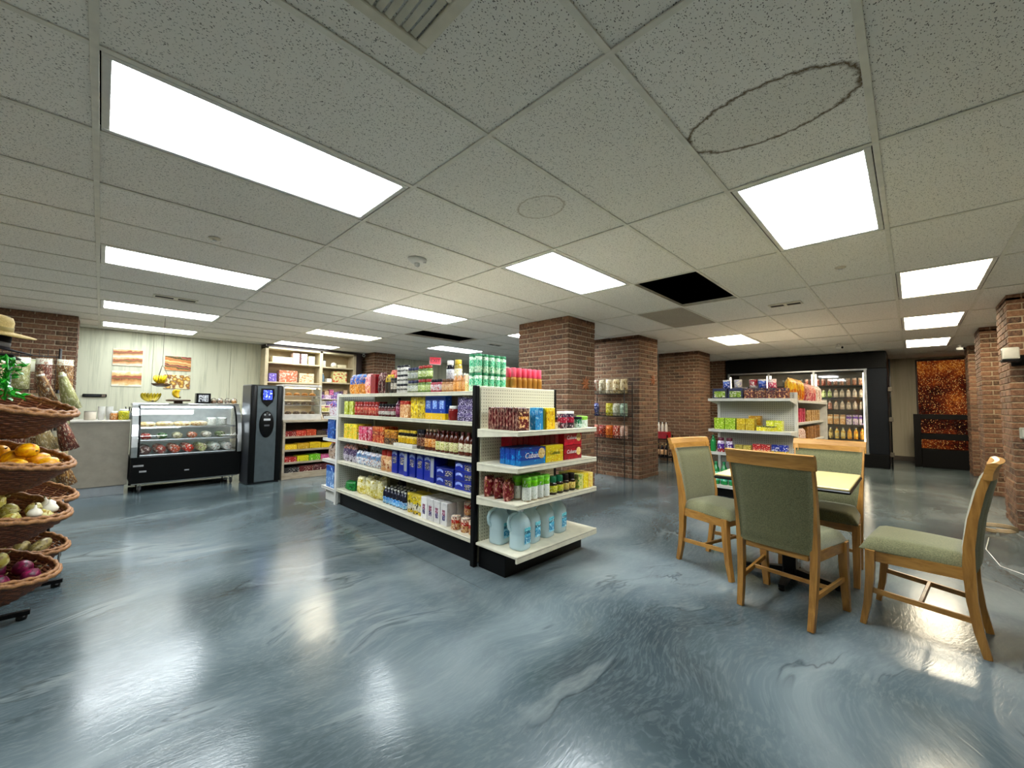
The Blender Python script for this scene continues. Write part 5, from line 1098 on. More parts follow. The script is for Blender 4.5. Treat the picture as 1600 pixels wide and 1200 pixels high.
# ================================================================== SECOND SHELF RUN (right)
G2Z = {3: 1.315, 2: .905, 1: .600, 0: .165}
def second_gondola():
    def L(l, c, g=None): return dict(label=l, cat=c, group=g)
    ox, oy = 6.0, 1.5; y0, y1 = 1.04, 1.98
    g = empty('endcap_shelf', (ox, oy, 0), 0, 'white pegboard endcap shelf behind the dining table', 'shelf')
    def bx(n, a, b, m, bev=.003): return MB().bbox((a[0]-ox, a[1]-oy, a[2]), (b[0]-ox, b[1]-oy, b[2]), bev).build(n, m, g)
    bx('kick_box', (5.95, y0+.03, 0), (6.22, y1-.03, .12), BLACK_STEEL)
    bx('pegboard', (6.226, y0, .12), (6.236, y1, 1.40), PEGW)
    for y in (y0+.012, y1-.012): bx('upright', (6.215, y-.018, 0), (6.245, y+.018, 1.40), WHITE_STEEL)
    for k, z in G2Z.items():
        link('shelf', shelf_mesh('shelf', 5.82-ox, 6.224-ox, y0-oy, y1-oy, .034, [WHITE_STEEL, GROOVE], '-x'), g, (0, 0, z))
        if k:
            for y in (y0+.004, y1-.004): MB().bar([(5.83-ox, y-oy, -.02), (6.222-ox, y-oy, -.04)], .006, [.024, .07], 0, None, (0, 1, 0)).build('bracket', WHITE_STEEL, g).location.z = z
    # the run behind it, its right side in view
    ox2 = 7.5; r = empty('gondola_shelf', (ox2, oy, 0), 0, 'white shelf run receding towards the cooler behind the endcap', 'shelf')
    def b2(n, a, b, m, bev=.003): return MB().bbox((a[0]-ox2, a[1]-oy, a[2]), (b[0]-ox2, b[1]-oy, b[2]), bev).build(n, m, r)
    b2('back_panel', (6.27, 1.50, .1), (8.76, 1.512, 1.34), mat('tan_pegboard', '#a8906c', .6))
    for x in (6.262, 7.5, 8.77): b2('upright', (x-.014, 1.485, 0), (x+.014, 1.527, 1.38), WHITE_STEEL)
    b2('end_frame', (8.74, 1.04, 0), (8.78, 1.47, 1.34), WHITE_STEEL)
    b2('kick_plate', (6.27, 1.08, 0), (8.74, 1.09, .13), BLACK_STEEL); b2('kick_plate', (6.27, 1.93, 0), (8.74, 1.94, .13), BLACK_STEEL)
    for z, d in ((1.30, .46), (1.0, .40), (.72, .40), (.46, .40), (.16, .46)):
        for s in (0, 1):
            a, b = (1.51-d-.02, 1.49) if s == 0 else (1.522, 1.522+d)
            link('shelf', shelf_mesh('shelf', 6.27-ox2, 8.735-ox2, a-oy, b-oy, .032, [WHITE_STEEL, GROOVE], '-y' if s == 0 else '-x'), r, (0, 0, z))
    # ---- products facing -X on the endcap
    def RY(x, z, ya, yb, n, fn, **k): rowY(x, z, ya, yb, n, fn, **k)
    C = lambda *a, **k: (lambda loc: carton(*a, loc=loc, rz=FX, **k))
    P = lambda *a, **k: (lambda loc: pouch(*a, loc=loc, rz=FX+random.uniform(-.1, .1), **k))
    z = G2Z[3]
    RY(5.93, z, 1.94, 1.56, 2, C('chip_box', .18, .12, .135, pack('navy_chip', [(0, '#10142c'), (.8, '#1b2450')], '#232c5c', None, 4), (pack('green_chip_picture', [(0, '#8aa83c')], '#e2e0c8', '#3a4a20', 4), .12, .88, .12, .72), **L('navy snack box with a green picture on the right-hand endcap top', 'box', 'navy snack boxes')))
    RY(5.93, z, 1.55, 1.07, 4, C('cookie_box', .115, .12, .13, pack('brown_cookie', [(0, '#4a1f1c'), (.75, '#241830')], '#c99a70', '#8a3a2c', 5), **L('dark brown cookie box on the right-hand endcap top', 'box', 'dark brown cookie boxes')))
    bread = pack('blue_bread', [(0, '#2a4aa8'), (.5, '#5a7ad0'), (.8, '#e2ded8')], '#d8d4e4', '#1c2c74', 5)
    for i, (y, m, l) in enumerate(((1.78, bread, 'blue bread bag resting on the navy snack boxes, leftmost'), (1.64, pack('white_bread', [(0, '#cfc9c0')], '#8a86b8', '#f0ece4', 5), 'white bread bag standing between the blue ones'),
                               (1.46, pack('red_white_bread', [(0, '#c9c0ba'), (.3, '#b03a44')], '#ece4dc', '#7c2a38', 5), 'red and white bread bag on the cookie boxes'), (1.36, bread, 'blue bread bag on the cookie boxes'), (1.25, pack('pink_bread', [(0, '#c8607a'), (.6, '#e6d8d4')], '#ece0dc', '#a83a50', 5), 'pink bread bag on the cookie boxes'))):
        pouch('bread_bag', .098, .11, .115, m, (5.95, y, z+(.139 if i < 2 else .134)), FX, crimp=False, **L(l, 'bag'))
    pouch('bread_bag', .14, .1, .155, pack('white_bread', [(0, '#cfc9c0')], '#8a86b8', '#f0ece4', 5), (6.07, 1.62, z+.002), FX, **L('tall white bag behind the bread bags on the endcap top', 'bag'))
    z = G2Z[2]
    lg = pack('lime_cracker', [(0, '#8fb52a'), (.8, '#a8c83a')], '#d8e48a', '#5c7a1c', 5)
    RY(5.94, z, 1.93, 1.66, 2, C('snack_carton', .125, .12, .074, lg, **L('lime green carton in the double stack on the middle endcap shelf', 'box', 'lime green cartons')), tiers=2, dz=.0755)
    RY(5.94, z, 1.65, 1.44, 2, C('snack_carton', .10, .12, .074, pack('gold_carton', [(0, '#c9ae2a')], '#ead97a', '#b8862a', 5), **L('gold carton in the stack on the middle endcap shelf', 'box', 'gold cartons')), tiers=2, dz=.0755)
    RY(6.10, z, 1.56, 1.40, 1, C('snack_carton', .14, .1, .185, pack('orange_carton', [(0, '#d8a02a')], '#f0d88a', '#c07a1c', 5), **L('tall orange carton behind the gold ones', 'box')))
    RY(5.94, z, 1.42, 1.22, 2, C('snack_carton', .10, .12, .060, pack('yellow_carton', [(0, '#d9cf4a'), (.78, '#3c4416')], '#efe9a0', '#a8b03a', 5), **L('yellow carton with dark top on the middle endcap shelf', 'box', 'yellow cartons with dark tops')), tiers=1)
    RY(6.05, z, 1.34, 1.16, 2, C('snack_carton', .085, .1, .13, pack('lemon_carton', [(0, '#d8dc5a')], '#f0f0b0', '#a8b83a', 5), **L('lemon carton at the right of the middle endcap shelf', 'box', 'lemon cartons')))
    z = G2Z[1]
    bottle('soda_bottle', .035, .22, mat('soda_green', '#1f8a44', .12), mat('green_lid', '#0f7a48', .35), None, (5.90, 1.945, z+.001), 0, **L('green bottle at the left end of the lower endcap shelf', 'bottle'))
    pr = pack('purple_tub', [(0, '#a83228'), (.3, '#5a3a8e'), (.7, '#d9cfe4')], '#f0ecf4', '#3a2470', 5)
    for i in range(2): jar('detergent_tub', .045, .19, pr, mat('plum_lid', '#6a1f3a', .4), None, (5.91, 1.85-i*.105, z+.001), 0, **L('purple and white tub with plum lid on the lower endcap shelf', 'tub', 'purple tubs'))
    RY(5.93, z, 1.68, 1.48, 2, C('tan_box', .09, .1, .11, pack('olive_tan_box', [(0, '#b8a85a')], '#8a7a34', '#d8cf98', 5), **L('olive tan box on the lower endcap shelf', 'box', 'olive tan boxes')))
    RY(5.93, z, 1.47, 1.27, 2, C('cookie_box', .095, .1, .135, pack('red_cookie', [(0, '#d9b08a'), (.5, '#a82430')], '#c04a44', '#f0dcc8', 5), **L('red and peach box on the lower endcap shelf', 'box', 'red and peach boxes')))
    RY(5.93, z, 1.26, 1.09, 2, C('cookie_box', .08, .1, .14, pack('blue_gold_box', [(0, '#d8b83a'), (.45, '#2c3a9a')], '#e4e0f0', '#1a2470', 5), **L('blue and gold box on the lower endcap shelf', 'box', 'blue and gold boxes')))
    z = G2Z[0]
    for i in range(3): bottle('soda_bottle', .045, .30, mat('soda_green', '#1f8a44', .12), mat('green_lid', '#0f7a48', .35), pack('teal_label', [(0, '#5ac0a0')], '#d8f0e4', None, 4), (5.92, 1.92-i*.10, z+.001), 0, **L('tall green soda bottle on the bottom endcap deck', 'bottle', 'tall green soda bottles'))
    RY(5.94, z, 1.62, 1.08, 5, P('pet_food_bag', .10, .1, .19, pack('white_grey_bag', [(0, '#c9c9c4')], '#7a7a74', '#3f8a5a', 5), **L('white and grey bag on the bottom endcap deck', 'bag', 'white and grey bags')))
    # ---- products on the side run (facing -Y)
    CX = lambda *a, **k: (lambda loc: carton(*a, loc=loc, rz=0, **k)); PX = lambda *a, **k: (lambda loc: pouch(*a, loc=loc, rz=0, **k))
    rowX(1.15, 1.30, 6.30, 7.2, 5, PX('snack_bag', .17, .1, .30, pack('orange_chip_bag', [(0, '#b8622a'), (.5, '#d9a83a')], '#e8c860', '#a83a24', 5), **L('orange and yellow chip bag along the right side run top', 'bag', 'orange chip bags')))
    rowX(1.14, 1.30, 7.22, 8.1, 5, PX('snack_bag', .16, .1, .27, pack('pink_chip_bag', [(0, '#a8505a'), (.5, '#c98a80')], '#e8c8b8', '#7c2a38', 5), **L('pink snack bag along the right side run top', 'bag', 'pink snack bags')))
    rowX(1.14, 1.30, 8.12, 8.7, 4, PX('snack_bag', .13, .1, .27, pack('white_chip_bag', [(0, '#d0c4bc')], '#b07a6a', '#f0e8e0', 5), **L('pale snack bag at the far end of the side run top', 'bag', 'pale snack bags')))
    rowX(1.16, 1.0, 6.35, 7.3, 6, CX('wafer_box', .12, .08, .2, pack('crimson_box', [(0, '#b0304a')], '#e07a90', '#7a1228', 4), **L('crimson box on the second side shelf', 'box', 'crimson boxes on the side run')))
    rowX(1.16, 1.0, 7.4, 8.6, 6, CX('bread_box', .15, .08, .17, pack('tan_brown_box', [(0, '#b08a5a')], '#e2c89a', '#6a4a2c', 4), **L('tan box on the second side shelf', 'box', 'tan boxes on the side run')))
    rowX(1.16, .72, 6.35, 7.3, 6, PX('snack_bag', .13, .09, .19, pack('striped_pink_bag', [(0, '#d8c0b4')], '#a85a5a', '#f2e8e0', 6), **L('pale striped bag on the third side shelf', 'bag', 'pale striped bags')))
    rowX(1.16, .72, 7.4, 8.6, 6, CX('bread_box', .15, .08, .2, pack('brown_bag_box', [(0, '#8a5c34')], '#c08f5a', '#5a3a1c', 4), **L('brown box on the third side shelf', 'box', 'brown boxes on the side run')))
    rowX(1.16, .46, 6.4, 8.6, 10, CX('snack_carton', .14, .09, .14, pack('mixed_side_box', [(0, '#c0a070')], '#7a4a6a', '#e8dcc0', 4), **L('tan and plum box on the fourth side shelf', 'box', 'tan and plum boxes')))
second_gondola()

# ================================================================== COOLER
def cooler():
    def L(l, c, g=None): return dict(label=l, cat=c, group=g)
    x0, x1, y0, y1 = 11.1, 12.0, .34, 3.33; ox, oy = 11.5, 1.8
    g = empty('drinks_cooler', (ox, oy, 0), 0, 'black glass-front drinks cooler with lit shelves along the far side', 'cooler')
    def bx(n, a, b, m, bev=.004): return MB().bbox((a[0]-ox, a[1]-oy, a[2]), (b[0]-ox, b[1]-oy, b[2]), bev).build(n, m, g)
    bk = mat('cooler_black', '#07080a', .45); ins = mat('cooler_liner', '#b9b4a4', .4)
    bx('fascia', (x0, y0, 2.03), (x1, y1, 2.375), bk, .01); bx('base', (x0, y0, 0), (x1, y1, .28), bk, .01)
    bx('side_panel', (x0, y0, .28), (x1, y0+.32, 2.03), mat('cooler_side', '#10151d', .5), .008); bx('side_panel', (x0, y1-.06, .28), (x1, y1, 2.03), bk, .008)
    bx('back_liner', (x1-.03, y0+.32, .28), (x1, y1-.06, 2.03), ins)
    bx('fascia_trim', (x0-.012, y0+.30, 2.0), (x0+.01, y1-.04, 2.035), STEEL)
    bx('sill_trim', (x0-.012, y0+.30, .265), (x0+.01, y1-.04, .30), STEEL)
    ya, yb = y0+.33, y1-.06; n = 3; w = (yb-ya)/n
    for k in range(n+1): bx('mullion', (x0-.012, ya+k*w-.022, .30), (x0+.03, ya+k*w+.022, 2.0), STEEL)
    for k in range(n):
        d = bx('door_glass', (x0-.002, ya+k*w+.024, .305), (x0+.006, ya+(k+1)*w-.024, 1.995), GLASS, .001)
        MB().tube([(x0-.04-ox, ya+k*w+.06-oy, .9), (x0-.04-ox, ya+k*w+.06-oy, 1.4)], .01, 8).build('handle', BLACK_PL, d)
        bx('led_strip', (x0+.035, ya+k*w+.028, .36), (x0+.05, ya+k*w+.045, 1.95), mat('cooler_led', '#fff2d8', .4, 0, 3.5, '#ffefd0'), .002)
        bx('led_strip', (x0+.035, ya+(k+1)*w-.045, .36), (x0+.05, ya+(k+1)*w-.028, 1.95), mat('cooler_led', '#fff2d8', .4, 0, 3.5, '#ffefd0'), .002)
    zs = [.55, .86, 1.18, 1.44, 1.70]
    for z in zs: bx('shelf', (x0+.07, ya, z-.02), (x1-.04, yb, z), mat('cooler_shelf', '#2c2a28', .5))
    cap_w = WHITE_PL; rr = random.Random(3)
    kinds = {0: [('#d98a2c', '#f0c86a', 'orange juice bottle'), ('#d9b03a', '#e8e0a8', 'yellow juice bottle'), ('#5c4a20', '#d8c88a', 'amber tea bottle'), ('#4a5a44', '#c8d0b8', 'grey-green bottle')],
             1: [('#e0d8dc', '#7a5ab0', 'white and violet carton'), ('#e0b07a', '#f0e0c0', 'peach carton'), ('#d9d4b0', '#8a7a3c', 'cream gable carton')],
             2: [('#c9b8a4', '#f0e4d4', 'pale yogurt bottle'), ('#c07a6a', '#f0d0c0', 'pink drink bottle'), ('#7a6a50', '#d0c0a0', 'brown drink bottle')],
             3: [('#d9c8b0', '#f4ecdc', 'cream drink bottle'), ('#8ab040', '#e6f0c8', 'green drink bottle'), ('#8a8a88', '#c8c8c4', 'grey bottle')],
             4: [('#c08a70', '#f0dcc8', 'peach can'), ('#a85a4c', '#e8c8b8', 'red-brown can'), ('#4a4e4c', '#a8aca8', 'dark can')]}
    hts = [.22, .21, .17, .17, .15]
    for r, z in enumerate(zs):
        ymax = 2.2 if r >= 2 else 1.75
        n = int((ymax-ya-.06)/.105)
        for i in range(n):
            y = ya+.085+i*.105; t = min(2, int(i/n*3)) if len(kinds[r]) == 3 else min(3, int(i/n*4))
            c1, c2, nm = kinds[r][t]; key = nm.replace(' ', '_').replace('-', '_')
            lab = L(nm+' on the '+('lowest', 'second', 'middle', 'fourth', 'top')[r]+' cooler shelf', 'bottle' if 'bottle' in nm else ('carton' if 'carton' in nm else 'can'), nm+'s in the cooler')
            body = pack('cool_'+key, [(0, c1), (.75, c2)], c2, None, 5)
            loc = (x0+.17, y, z+.001)
            if 'carton' in nm:
                o = carton('drink_carton', .085, .085, hts[r]*.8, body, None, loc, FX, **lab)
                MB().add([(-.0425, -.0425, hts[r]*.8), (.0425, -.0425, hts[r]*.8), (.0425, .0425, hts[r]*.8), (-.0425, .0425, hts[r]*.8), (-.0425, 0, hts[r]), (.0425, 0, hts[r])], [(0, 1, 5, 4), (2, 3, 4, 5), (1, 2, 5), (3, 0, 4)]).build('gable_top', body, o)
            elif 'can' == nm[-3:]: can('drink_can', .036, hts[r], body, STEEL, loc, 0, **lab)
            else: bottle('drink_bottle', .036, hts[r]*1.08, body, cap_w if i % 2 else mat('orange_cap', '#c9762c', .4), pack('coolab_'+key, [(0, c2)], c1, None, 5), loc, 0, **lab)
cooler()

# ================================================================== WIRE SNACK RACK, BOTTLE STAND, AMBER WINDOW
def wire_rack():
    def L(l, c, g=None): return dict(label=l, cat=c, group=g)
    ox, oy = 6.06, 3.64
    g = empty('wire_rack', (ox, oy, 0), 0, 'black wire snack rack standing against a brick pillar', 'rack')
    hw = .34
    for y in (-hw, hw):
        for x in (-.13, .13): MB().tube([(x, y, 0), (x, y, 1.55 if x > 0 else 1.5)], .007, 6).build('post', WIRE, g)
    for z in (1.40, 1.03, .66, .30):
        MB().tube([(-.14, -hw, z+.05), (-.14, hw, z+.05), (.13, hw, z+.05), (.13, -hw, z+.05)], .005, 5, closed=True).build('shelf_rim', WIRE, g)
        for k in range(9):
            y = -hw+.04+k*(2*hw-.08)/8; MB().tube([(-.14, y, z+.05), (-.13, y, z), (.13, y, z)], .003, 4).build('shelf_wire', WIRE, g)
        MB().tube([(-.13, -hw, z), (-.13, hw, z)], .004, 4).build('shelf_wire', WIRE, g); MB().tube([(.12, -hw, z), (.12, hw, z)], .004, 4).build('shelf_wire', WIRE, g)
    def row(z, cs, h, nm):
        n = len(cs)
        for i, (a, b, c) in enumerate(cs):
            if a is None: continue
            pouch('chip_bag', .66/n, .14, h*1.1, pack(f'chip_{a[1:]}', [(0, a)], b, '#f0e8d8' if i % 2 else None, 5), (ox-.02, oy+.27-i*.54/(n-1), z+.006), FX+.1*(i % 3-1), **L(c+' bag on the '+nm+' of the wire rack', 'bag', None))
    row(1.40, [('#d8cabb', '#a8705c', 'cream and rust'), ('#d9d0b4', '#8f7f5a', 'pale cream'), ('#e0d6c0', '#c0a878', 'light straw'), ('#cdbf98', '#8a6a3a', 'straw-coloured'), ('#c4b490', '#7a6238', 'tan')], .22, 'top tier')
    row(1.03, [('#343c7a', '#a8b0d8', 'navy blue'), (None, None, None), ('#a8a03c', '#e0dc90', 'olive yellow'), ('#b8b89a', '#e6e8d8', 'pale silver'), ('#6a7a6a', '#b0bca8', 'grey green')], .19, 'second tier')
    row(.66, [('#c07a6a', '#e8c0a8', 'salmon pink'), ('#7a1f1c', '#b04a30', 'dark red'), ('#b85a28', '#e09a5a', 'orange'), ('#8a2c20', '#c86a3a', 'brick red'), ('#b08a78', '#e2ccc0', 'pinkish tan')], .19, 'third tier')
    s = empty('bottle_rack', (8.50, 3.86, 0), 0, 'low black bottle rack in front of the broad brick pillar', 'rack')
    for z in (.12, .50): MB().bbox((-.14, -.20, z), (.14, .20, z+.02), .003).build('shelf', BLACK_STEEL, s)
    for x in (-.13, .13):
        for y in (-.19, .19): MB().bbox((x-.01, y-.01, 0), (x+.01, y+.01, .60), .002).build('post', BLACK_STEEL, s)
    for i in range(4): bottle('wine_bottle', .036, .27, mat('dark_wine', '#1c1418', .1), mat('gold_cap', '#b89a5a', .35), pack('peach_label', [(0, '#c99a74')], '#e8d0b0', None, 4), (8.45, 4.0-i*.092, .141), 0, **L('dark bottle with peach label on the lower bottle rack shelf', 'bottle', 'dark bottles on the low rack'))
    carton('bottle_case', .36, .2, .14, pack('red_case', [(0, '#8a1420')], '#a82a34', None, 4), None, (8.48, 3.86, .521), FX, **L('red bottle case on the low black rack', 'box'))
    for i in range(4): bottle('wine_bottle', .03, .20, mat('white_cream_bottle', '#d8cfc4', .2), mat('white_cap', '#e8eef0', .4), None, (8.48, 3.98-i*.08, .663), 0, **L('cream bottle standing on the red case', 'bottle', 'cream bottles on the red case'))
wire_rack()
def amber_window():
    w = tag(empty('window_1', (X1, -.55, 0)), 'tall amber textured glass window on the far wall', None, None, 'structure')
    am = m_amber()
    MB().bbox((-.03, -.50, .12), (-.012, .44, 2.30), .002).build('amber_pane', am, w)
    dk = mat('window_frame_brown', '#33241c', .5)
    for y in (-.53, .44): MB().bbox((-.045, y, .1), (-.001, y+.03, 2.34), .003).build('frame_post', dk, w)
    MB().bbox((-.045, -.5, 2.30), (-.001, .44, 2.34), .003).build('frame_head', dk, w)
    g = empty('open_shelf', (12.25, -.46, 0), 0, 'low black open shelf in front of the amber window', 'shelf')
    bk = mat('black_lacquer', '#050404', .5)
    for y in (-.39, .39): MB().bbox((-.15, y-.055, 0), (.15, y+.055, 1.10), .004).build('side', bk, g)
    for z0, z1 in ((1.0, 1.10), (.58, .70), (.0, .38)): MB().bbox((-.15, -.334, z0), (.15, .334, z1), .004).build('shelf_board', bk, g)
amber_window()

# ================================================================== PRODUCE RACK (left edge)
WICK = m_wood('wicker_cane', '#9a6a3c', '#5a3418', .6, (30, 30, 30)); WICK_D = m_wood('dark_wicker', '#7a4528', '#3f2012', .55, (30, 30, 30))
BA, BB, BH = .40, .235, .17          # basket rim half-axes and depth
def basket_parts():
    def ring(s, z, wave=0., ph=0, n=56):
        a, b = BA*s, BB*s
        return [((a+wave*math.cos(i*math.pi+ph))*math.cos(2*math.pi*i/n), (b+wave*math.cos(i*math.pi+ph))*math.sin(2*math.pi*i/n), z) for i in range(n)]
    m = MB(); rows = 13
    for k in range(rows):
        t = k/(rows-1); s = .66+.34*t**.8; m.tube(ring(s, .006+t*(BH-.02), .004, k*math.pi), .0078, 5, closed=True)
    weave = m.mesh('woven_wall', WICK_D)
    st = MB()
    for i in range(28):
        a = 2*math.pi*i/28; st.tube([(BA*.66*math.cos(a), BB*.66*math.sin(a), 0), (BA*.84*math.cos(a), BB*.84*math.sin(a), BH*.45), (BA*math.cos(a), BB*math.sin(a), BH)], .005, 4)
    stake = st.mesh('stakes', WICK)
    rim = MB().tube([(BA*1.02*math.cos(2*math.pi*i/64), BB*1.02*math.sin(2*math.pi*i/64), BH+.004*math.cos(i*math.pi)) for i in range(64)], .014, 6, closed=True)
    rim.tube([(BA*.99*math.cos(2*math.pi*i/64), BB*.99*math.sin(2*math.pi*i/64), BH+.016-.004*math.cos(i*math.pi)) for i in range(64)], .010, 6, closed=True)
    rimm = rim.mesh('braided_rim', WICK)
    bot = MB(); n = 40; vs = [(0, 0, .004)]+[(BA*.66*math.cos(2*math.pi*i/n), BB*.66*math.sin(2*math.pi*i/n), .004) for i in range(n)]
    bot.add(vs+[(x, y, -.004) for x, y, z in vs], [(0, i+1, (i+1) % n+1) for i in range(n)]+[(n+1, (i+1) % n+2+n, i+2+n) for i in range(n)])
    botm = bot.mesh('basket_floor', WICK_D)
    return weave, stake, rimm, botm
def produce():
    def L(l, c, g=None): return dict(label=l, cat=c, group=g)
    parts = basket_parts()
    def basket(loc, tilt, label, yaw=0):
        o = empty('wicker_basket', loc, 0, label, 'basket', 'wicker produce baskets'); o.rotation_euler = (tilt, R(15), 0)
        w = link('woven_wall', parts[0], o); tag(w, None, None, None, 'stuff'); q = link('stakes', parts[1], o); tag(q, None, None, None, 'stuff')
        r = link('braided_rim', parts[2], o); tag(r, None, None, None, 'stuff'); link('basket_floor', parts[3], o)
        return Matrix.Translation(loc) @ o.rotation_euler.to_matrix().to_4x4()
    tl = R(9)
    F = []
    for z, l in ((1.06, 'top wicker basket at the left edge, tilted above the mangoes'), (.77, 'wicker basket full of mangoes at the left edge'), (.49, 'wicker basket full of onions at the left edge'), (.175, 'lowest wicker basket at the left edge with purple onions')):
        F.append(basket((-.53-(.03 if z < .2 else 0), 3.52, z), tl, l))
    B2 = [basket((-.525, 4.30, .46), tl, 'dark wicker basket of the rear column, behind the onions'), basket((-.55, 4.30, .12), tl, 'wicker basket with yams in the rear column, just above the floor'), ]
    # stand
    s = empty('produce_stand', (-.5, 3.85, 0), 0, 'black steel stand carrying the wicker produce baskets', 'stand')
    for y, xe in ((-.36, .28), (.10, .38), (.42, .36)):
        MB().bar([(-.45, y, .035), (xe, y, .035)], .028, .022).build('foot_bar', BLACK_STEEL, s)
        MB().lathe([(.02, 0), (.022, .005), (.022, .022), (.016, .024)], 10, 0, T(xe-.03, y, 0)).build('glide', BLACK_PL, s)
    for x in (-.42, .10):
        for y in (.02, .08): MB().tube([(x, y, .04), (x, y, 1.434)], .011, 8).build('upright', BLACK_STEEL, s)
    for z in (1.13, .83, .56, .23):
        for x in (-.40, .08, .36): MB().tube([(x, .03, z), (x, -.04, z-.03), (x, -.08, z-.05)], .006, 5).build('hook_arm', BLACK_STEEL, s)
    for z in (.52, .22):
        for x in (.08, .36): MB().tube([(x, .07, z), (x, .12, z-.03)], .006, 5).build('hook_arm', BLACK_STEEL, s)
    rr = random.Random(11)
    mango = [(0, -.055), (.022, -.052), (.040, -.032), (.047, 0), (.042, .03), (.024, .052), (0, .058)]
    onion = [(0, -.040), (.02, -.039), (.040, -.02), (.046, 0), (.040, .022), (.022, .038), (.008, .046), (0, .056)]
    mm = pack('mango_skin', [(0, '#d99a1e')], '#e8b62c', '#c97a1c', 3, .52); om = pack('yellow_onion_skin', [(0, '#b5a95c')], '#d6cd92', '#9a7d3c', 3, .52)
    pm_ = pack('purple_onion_skin', [(0, '#5a1c34')], '#7c2c4a', '#3a1020', 3, .54); ym = pack('yam_skin', [(0, '#8a7a4a')], '#a8986a', '#5c4c2c', 3, .52); stm = mat('dry_stem', '#6a5a2c', .8)
    def fill(M, spots, prof, m, name, label, gr, key, rot=True, sc=1.0):
        for i, (x, y, z) in enumerate(spots):
            p = M @ Vector((x*1.06, y*1.05, z)); k = sc*rr.uniform(.86, 1.0)
            lump(name, prof, m, p, (rr.uniform(.6, 1.6) if rot else rr.uniform(-.4, .4), rr.uniform(-.3, .3), rr.uniform(0, 3)), (k, k, k), label=label, cat='fruit' if name == 'mango' else 'vegetable', group=gr, stem=(stm, prof[-1][1], .005, .016), key=key)
    low = [(-.2, -.03, .055), (-.09, -.05, .052), (.02, -.03, .055), (.12, -.05, .055), (.21, .0, .06), (-.12, .07, .058), (.0, .08, .055), (.11, .07, .058)]
    up = [(-.22, -.08, .135), (-.12, -.11, .135), (-.01, -.10, .14), (.09, -.12, .135), (.19, -.085, .14), (.29, -.03, .15), (-.17, .02, .14), (-.06, .0, .145), (.05, .01, .15), (.16, .03, .145), (.25, .06, .15), (.10, .12, .145)]
    top = [(-.05, -.06, .21), (.06, -.05, .215), (.2, -.01, .215)]
    fill(F[1], low+up+top, mango, mm, 'mango', 'golden mango heaped in the second basket', 'mangoes in the basket', 'm')
    fill(F[0], [(.13, .0, .10), (.02, .03, .10), (.22, .02, .11)], mango, pack('orange_mango_skin', [(0, '#c9682c')], '#d98a44', '#a84a1c', 3), 'mango', 'orange fruit low in the top basket', 'orange fruit in the top basket', 'm2')
    fill(F[2], low+up+[(-.02, -.05, .21), (.10, -.04, .21), (-.13, -.04, .21)], onion, om, 'onion', 'yellow-green onion in the third basket', 'onions in the third basket', 'o')
    garlic = [(0, -.03), (.03, -.026), (.036, -.008), (.026, .012), (.008, .024), (.005, .045)]
    fill(F[2], [(.255, -.075, .19), (.30, -.005, .195), (.285, .065, .19)], garlic, mat('garlic_skin', '#ddd5c2', .7), 'garlic_bulb', 'white garlic bulb at the right tip of the onion basket', 'garlic bulbs', 'g', False)
    fill(F[3], low+[p for p in up if p[0] > -.2], onion, pm_, 'purple_onion', 'dark purple onion in the lowest basket', 'purple onions', 'p', True, 1.0)
    fill(F[3], [(-.02, -.06, .21), (.15, .0, .215)], onion, om, 'onion', 'pale onion lying on the purple ones', 'pale onions on top', 'o2', True, 1.15)
    fill(F[3], [(.12, -.11, .20)], onion, pack('pinkish_onion', [(0, '#c98a7a')], '#e0b8a0', '#8a3a4a', 3), 'onion', 'pinkish peeled onion on the purple ones', None, 'o3', True, .8)
    yam = [(0, -.09), (.02, -.085), (.038, -.05), (.044, 0), (.036, .05), (.018, .085), (0, .09)]
    fill(B2[1], [(.05, -.02, .12), (.18, .03, .13), (.26, .0, .16), (-.08, .0, .12)], yam, ym, 'yam', 'brown yam in the rear basket near the floor', 'yams in the rear basket', 'y')
    fill(B2[0], low[:5], onion, mat('dark_root', '#3a2420', .8), 'taro_root', 'dark root in the rear basket behind the onions', 'dark roots', 't')
    # straw hats on top
    def hat(loc, m, band, label, tilt):
        o = empty('straw_hat', loc, 0, label, 'hat'); o.rotation_euler = tilt
        MB().lathe([(.19, .012), (.185, .006), (.10, .014), (.092, .03), (.088, .075), (.075, .10), (.04, .108), (0, .104)], 24).build('crown_and_brim', m, o)
        MB().lathe([(.095, .022), (.0955, .024), (.093, .048), (.0915, .048)], 24).build('hat_band', band, o)
    hat((-.47, 3.72, 1.585), m_wood('straw', '#b59c5f', '#8a733c', .8, (60, 60, 60)), mat('straw_band', '#7a6a34', .8), 'straw hat on top of the produce stand', (R(8), R(12), 0))
    hat((-.48, 3.73, 1.50), mat('black_hat_felt', '#181417', .8), mat('grey_band', '#6a6560', .6), 'black hat beneath the straw hat', (R(4), R(14), 0))
    t = MB().bbox((-.2, -.15, -.012), (.2, .15, 0), .004).build('hat_shelf', BLACK_STEEL, None, (-.55, 3.72, 1.448)); tag(t, 'small black shelf board under the two hats', 'shelf')
    # leafy green bunch
    o = empty('leafy_greens', (-.372, 3.54, 1.185), 0, 'hanging bunch of bright green leaves at the left edge', 'plant')
    lm = pack('leaf_green', [(0, '#2f8a34')], '#4fb04a', '#1a5a24', 3, .5); lv = MB()
    lv.add([(0, 0, 0), (.02, .012, .004), (.045, 0, .0), (.02, -.012, .004), (.02, 0, -.004)], [(0, 1, 4), (1, 2, 4), (2, 3, 4), (3, 0, 4), (1, 0, 3, 2)]); lme = lv.mesh('leaf', lm)
    MB().tube([(0, 0, .02), (.01, .01, .12), (0, 0, .25)], .005, 5).build('stalk', lm, o)
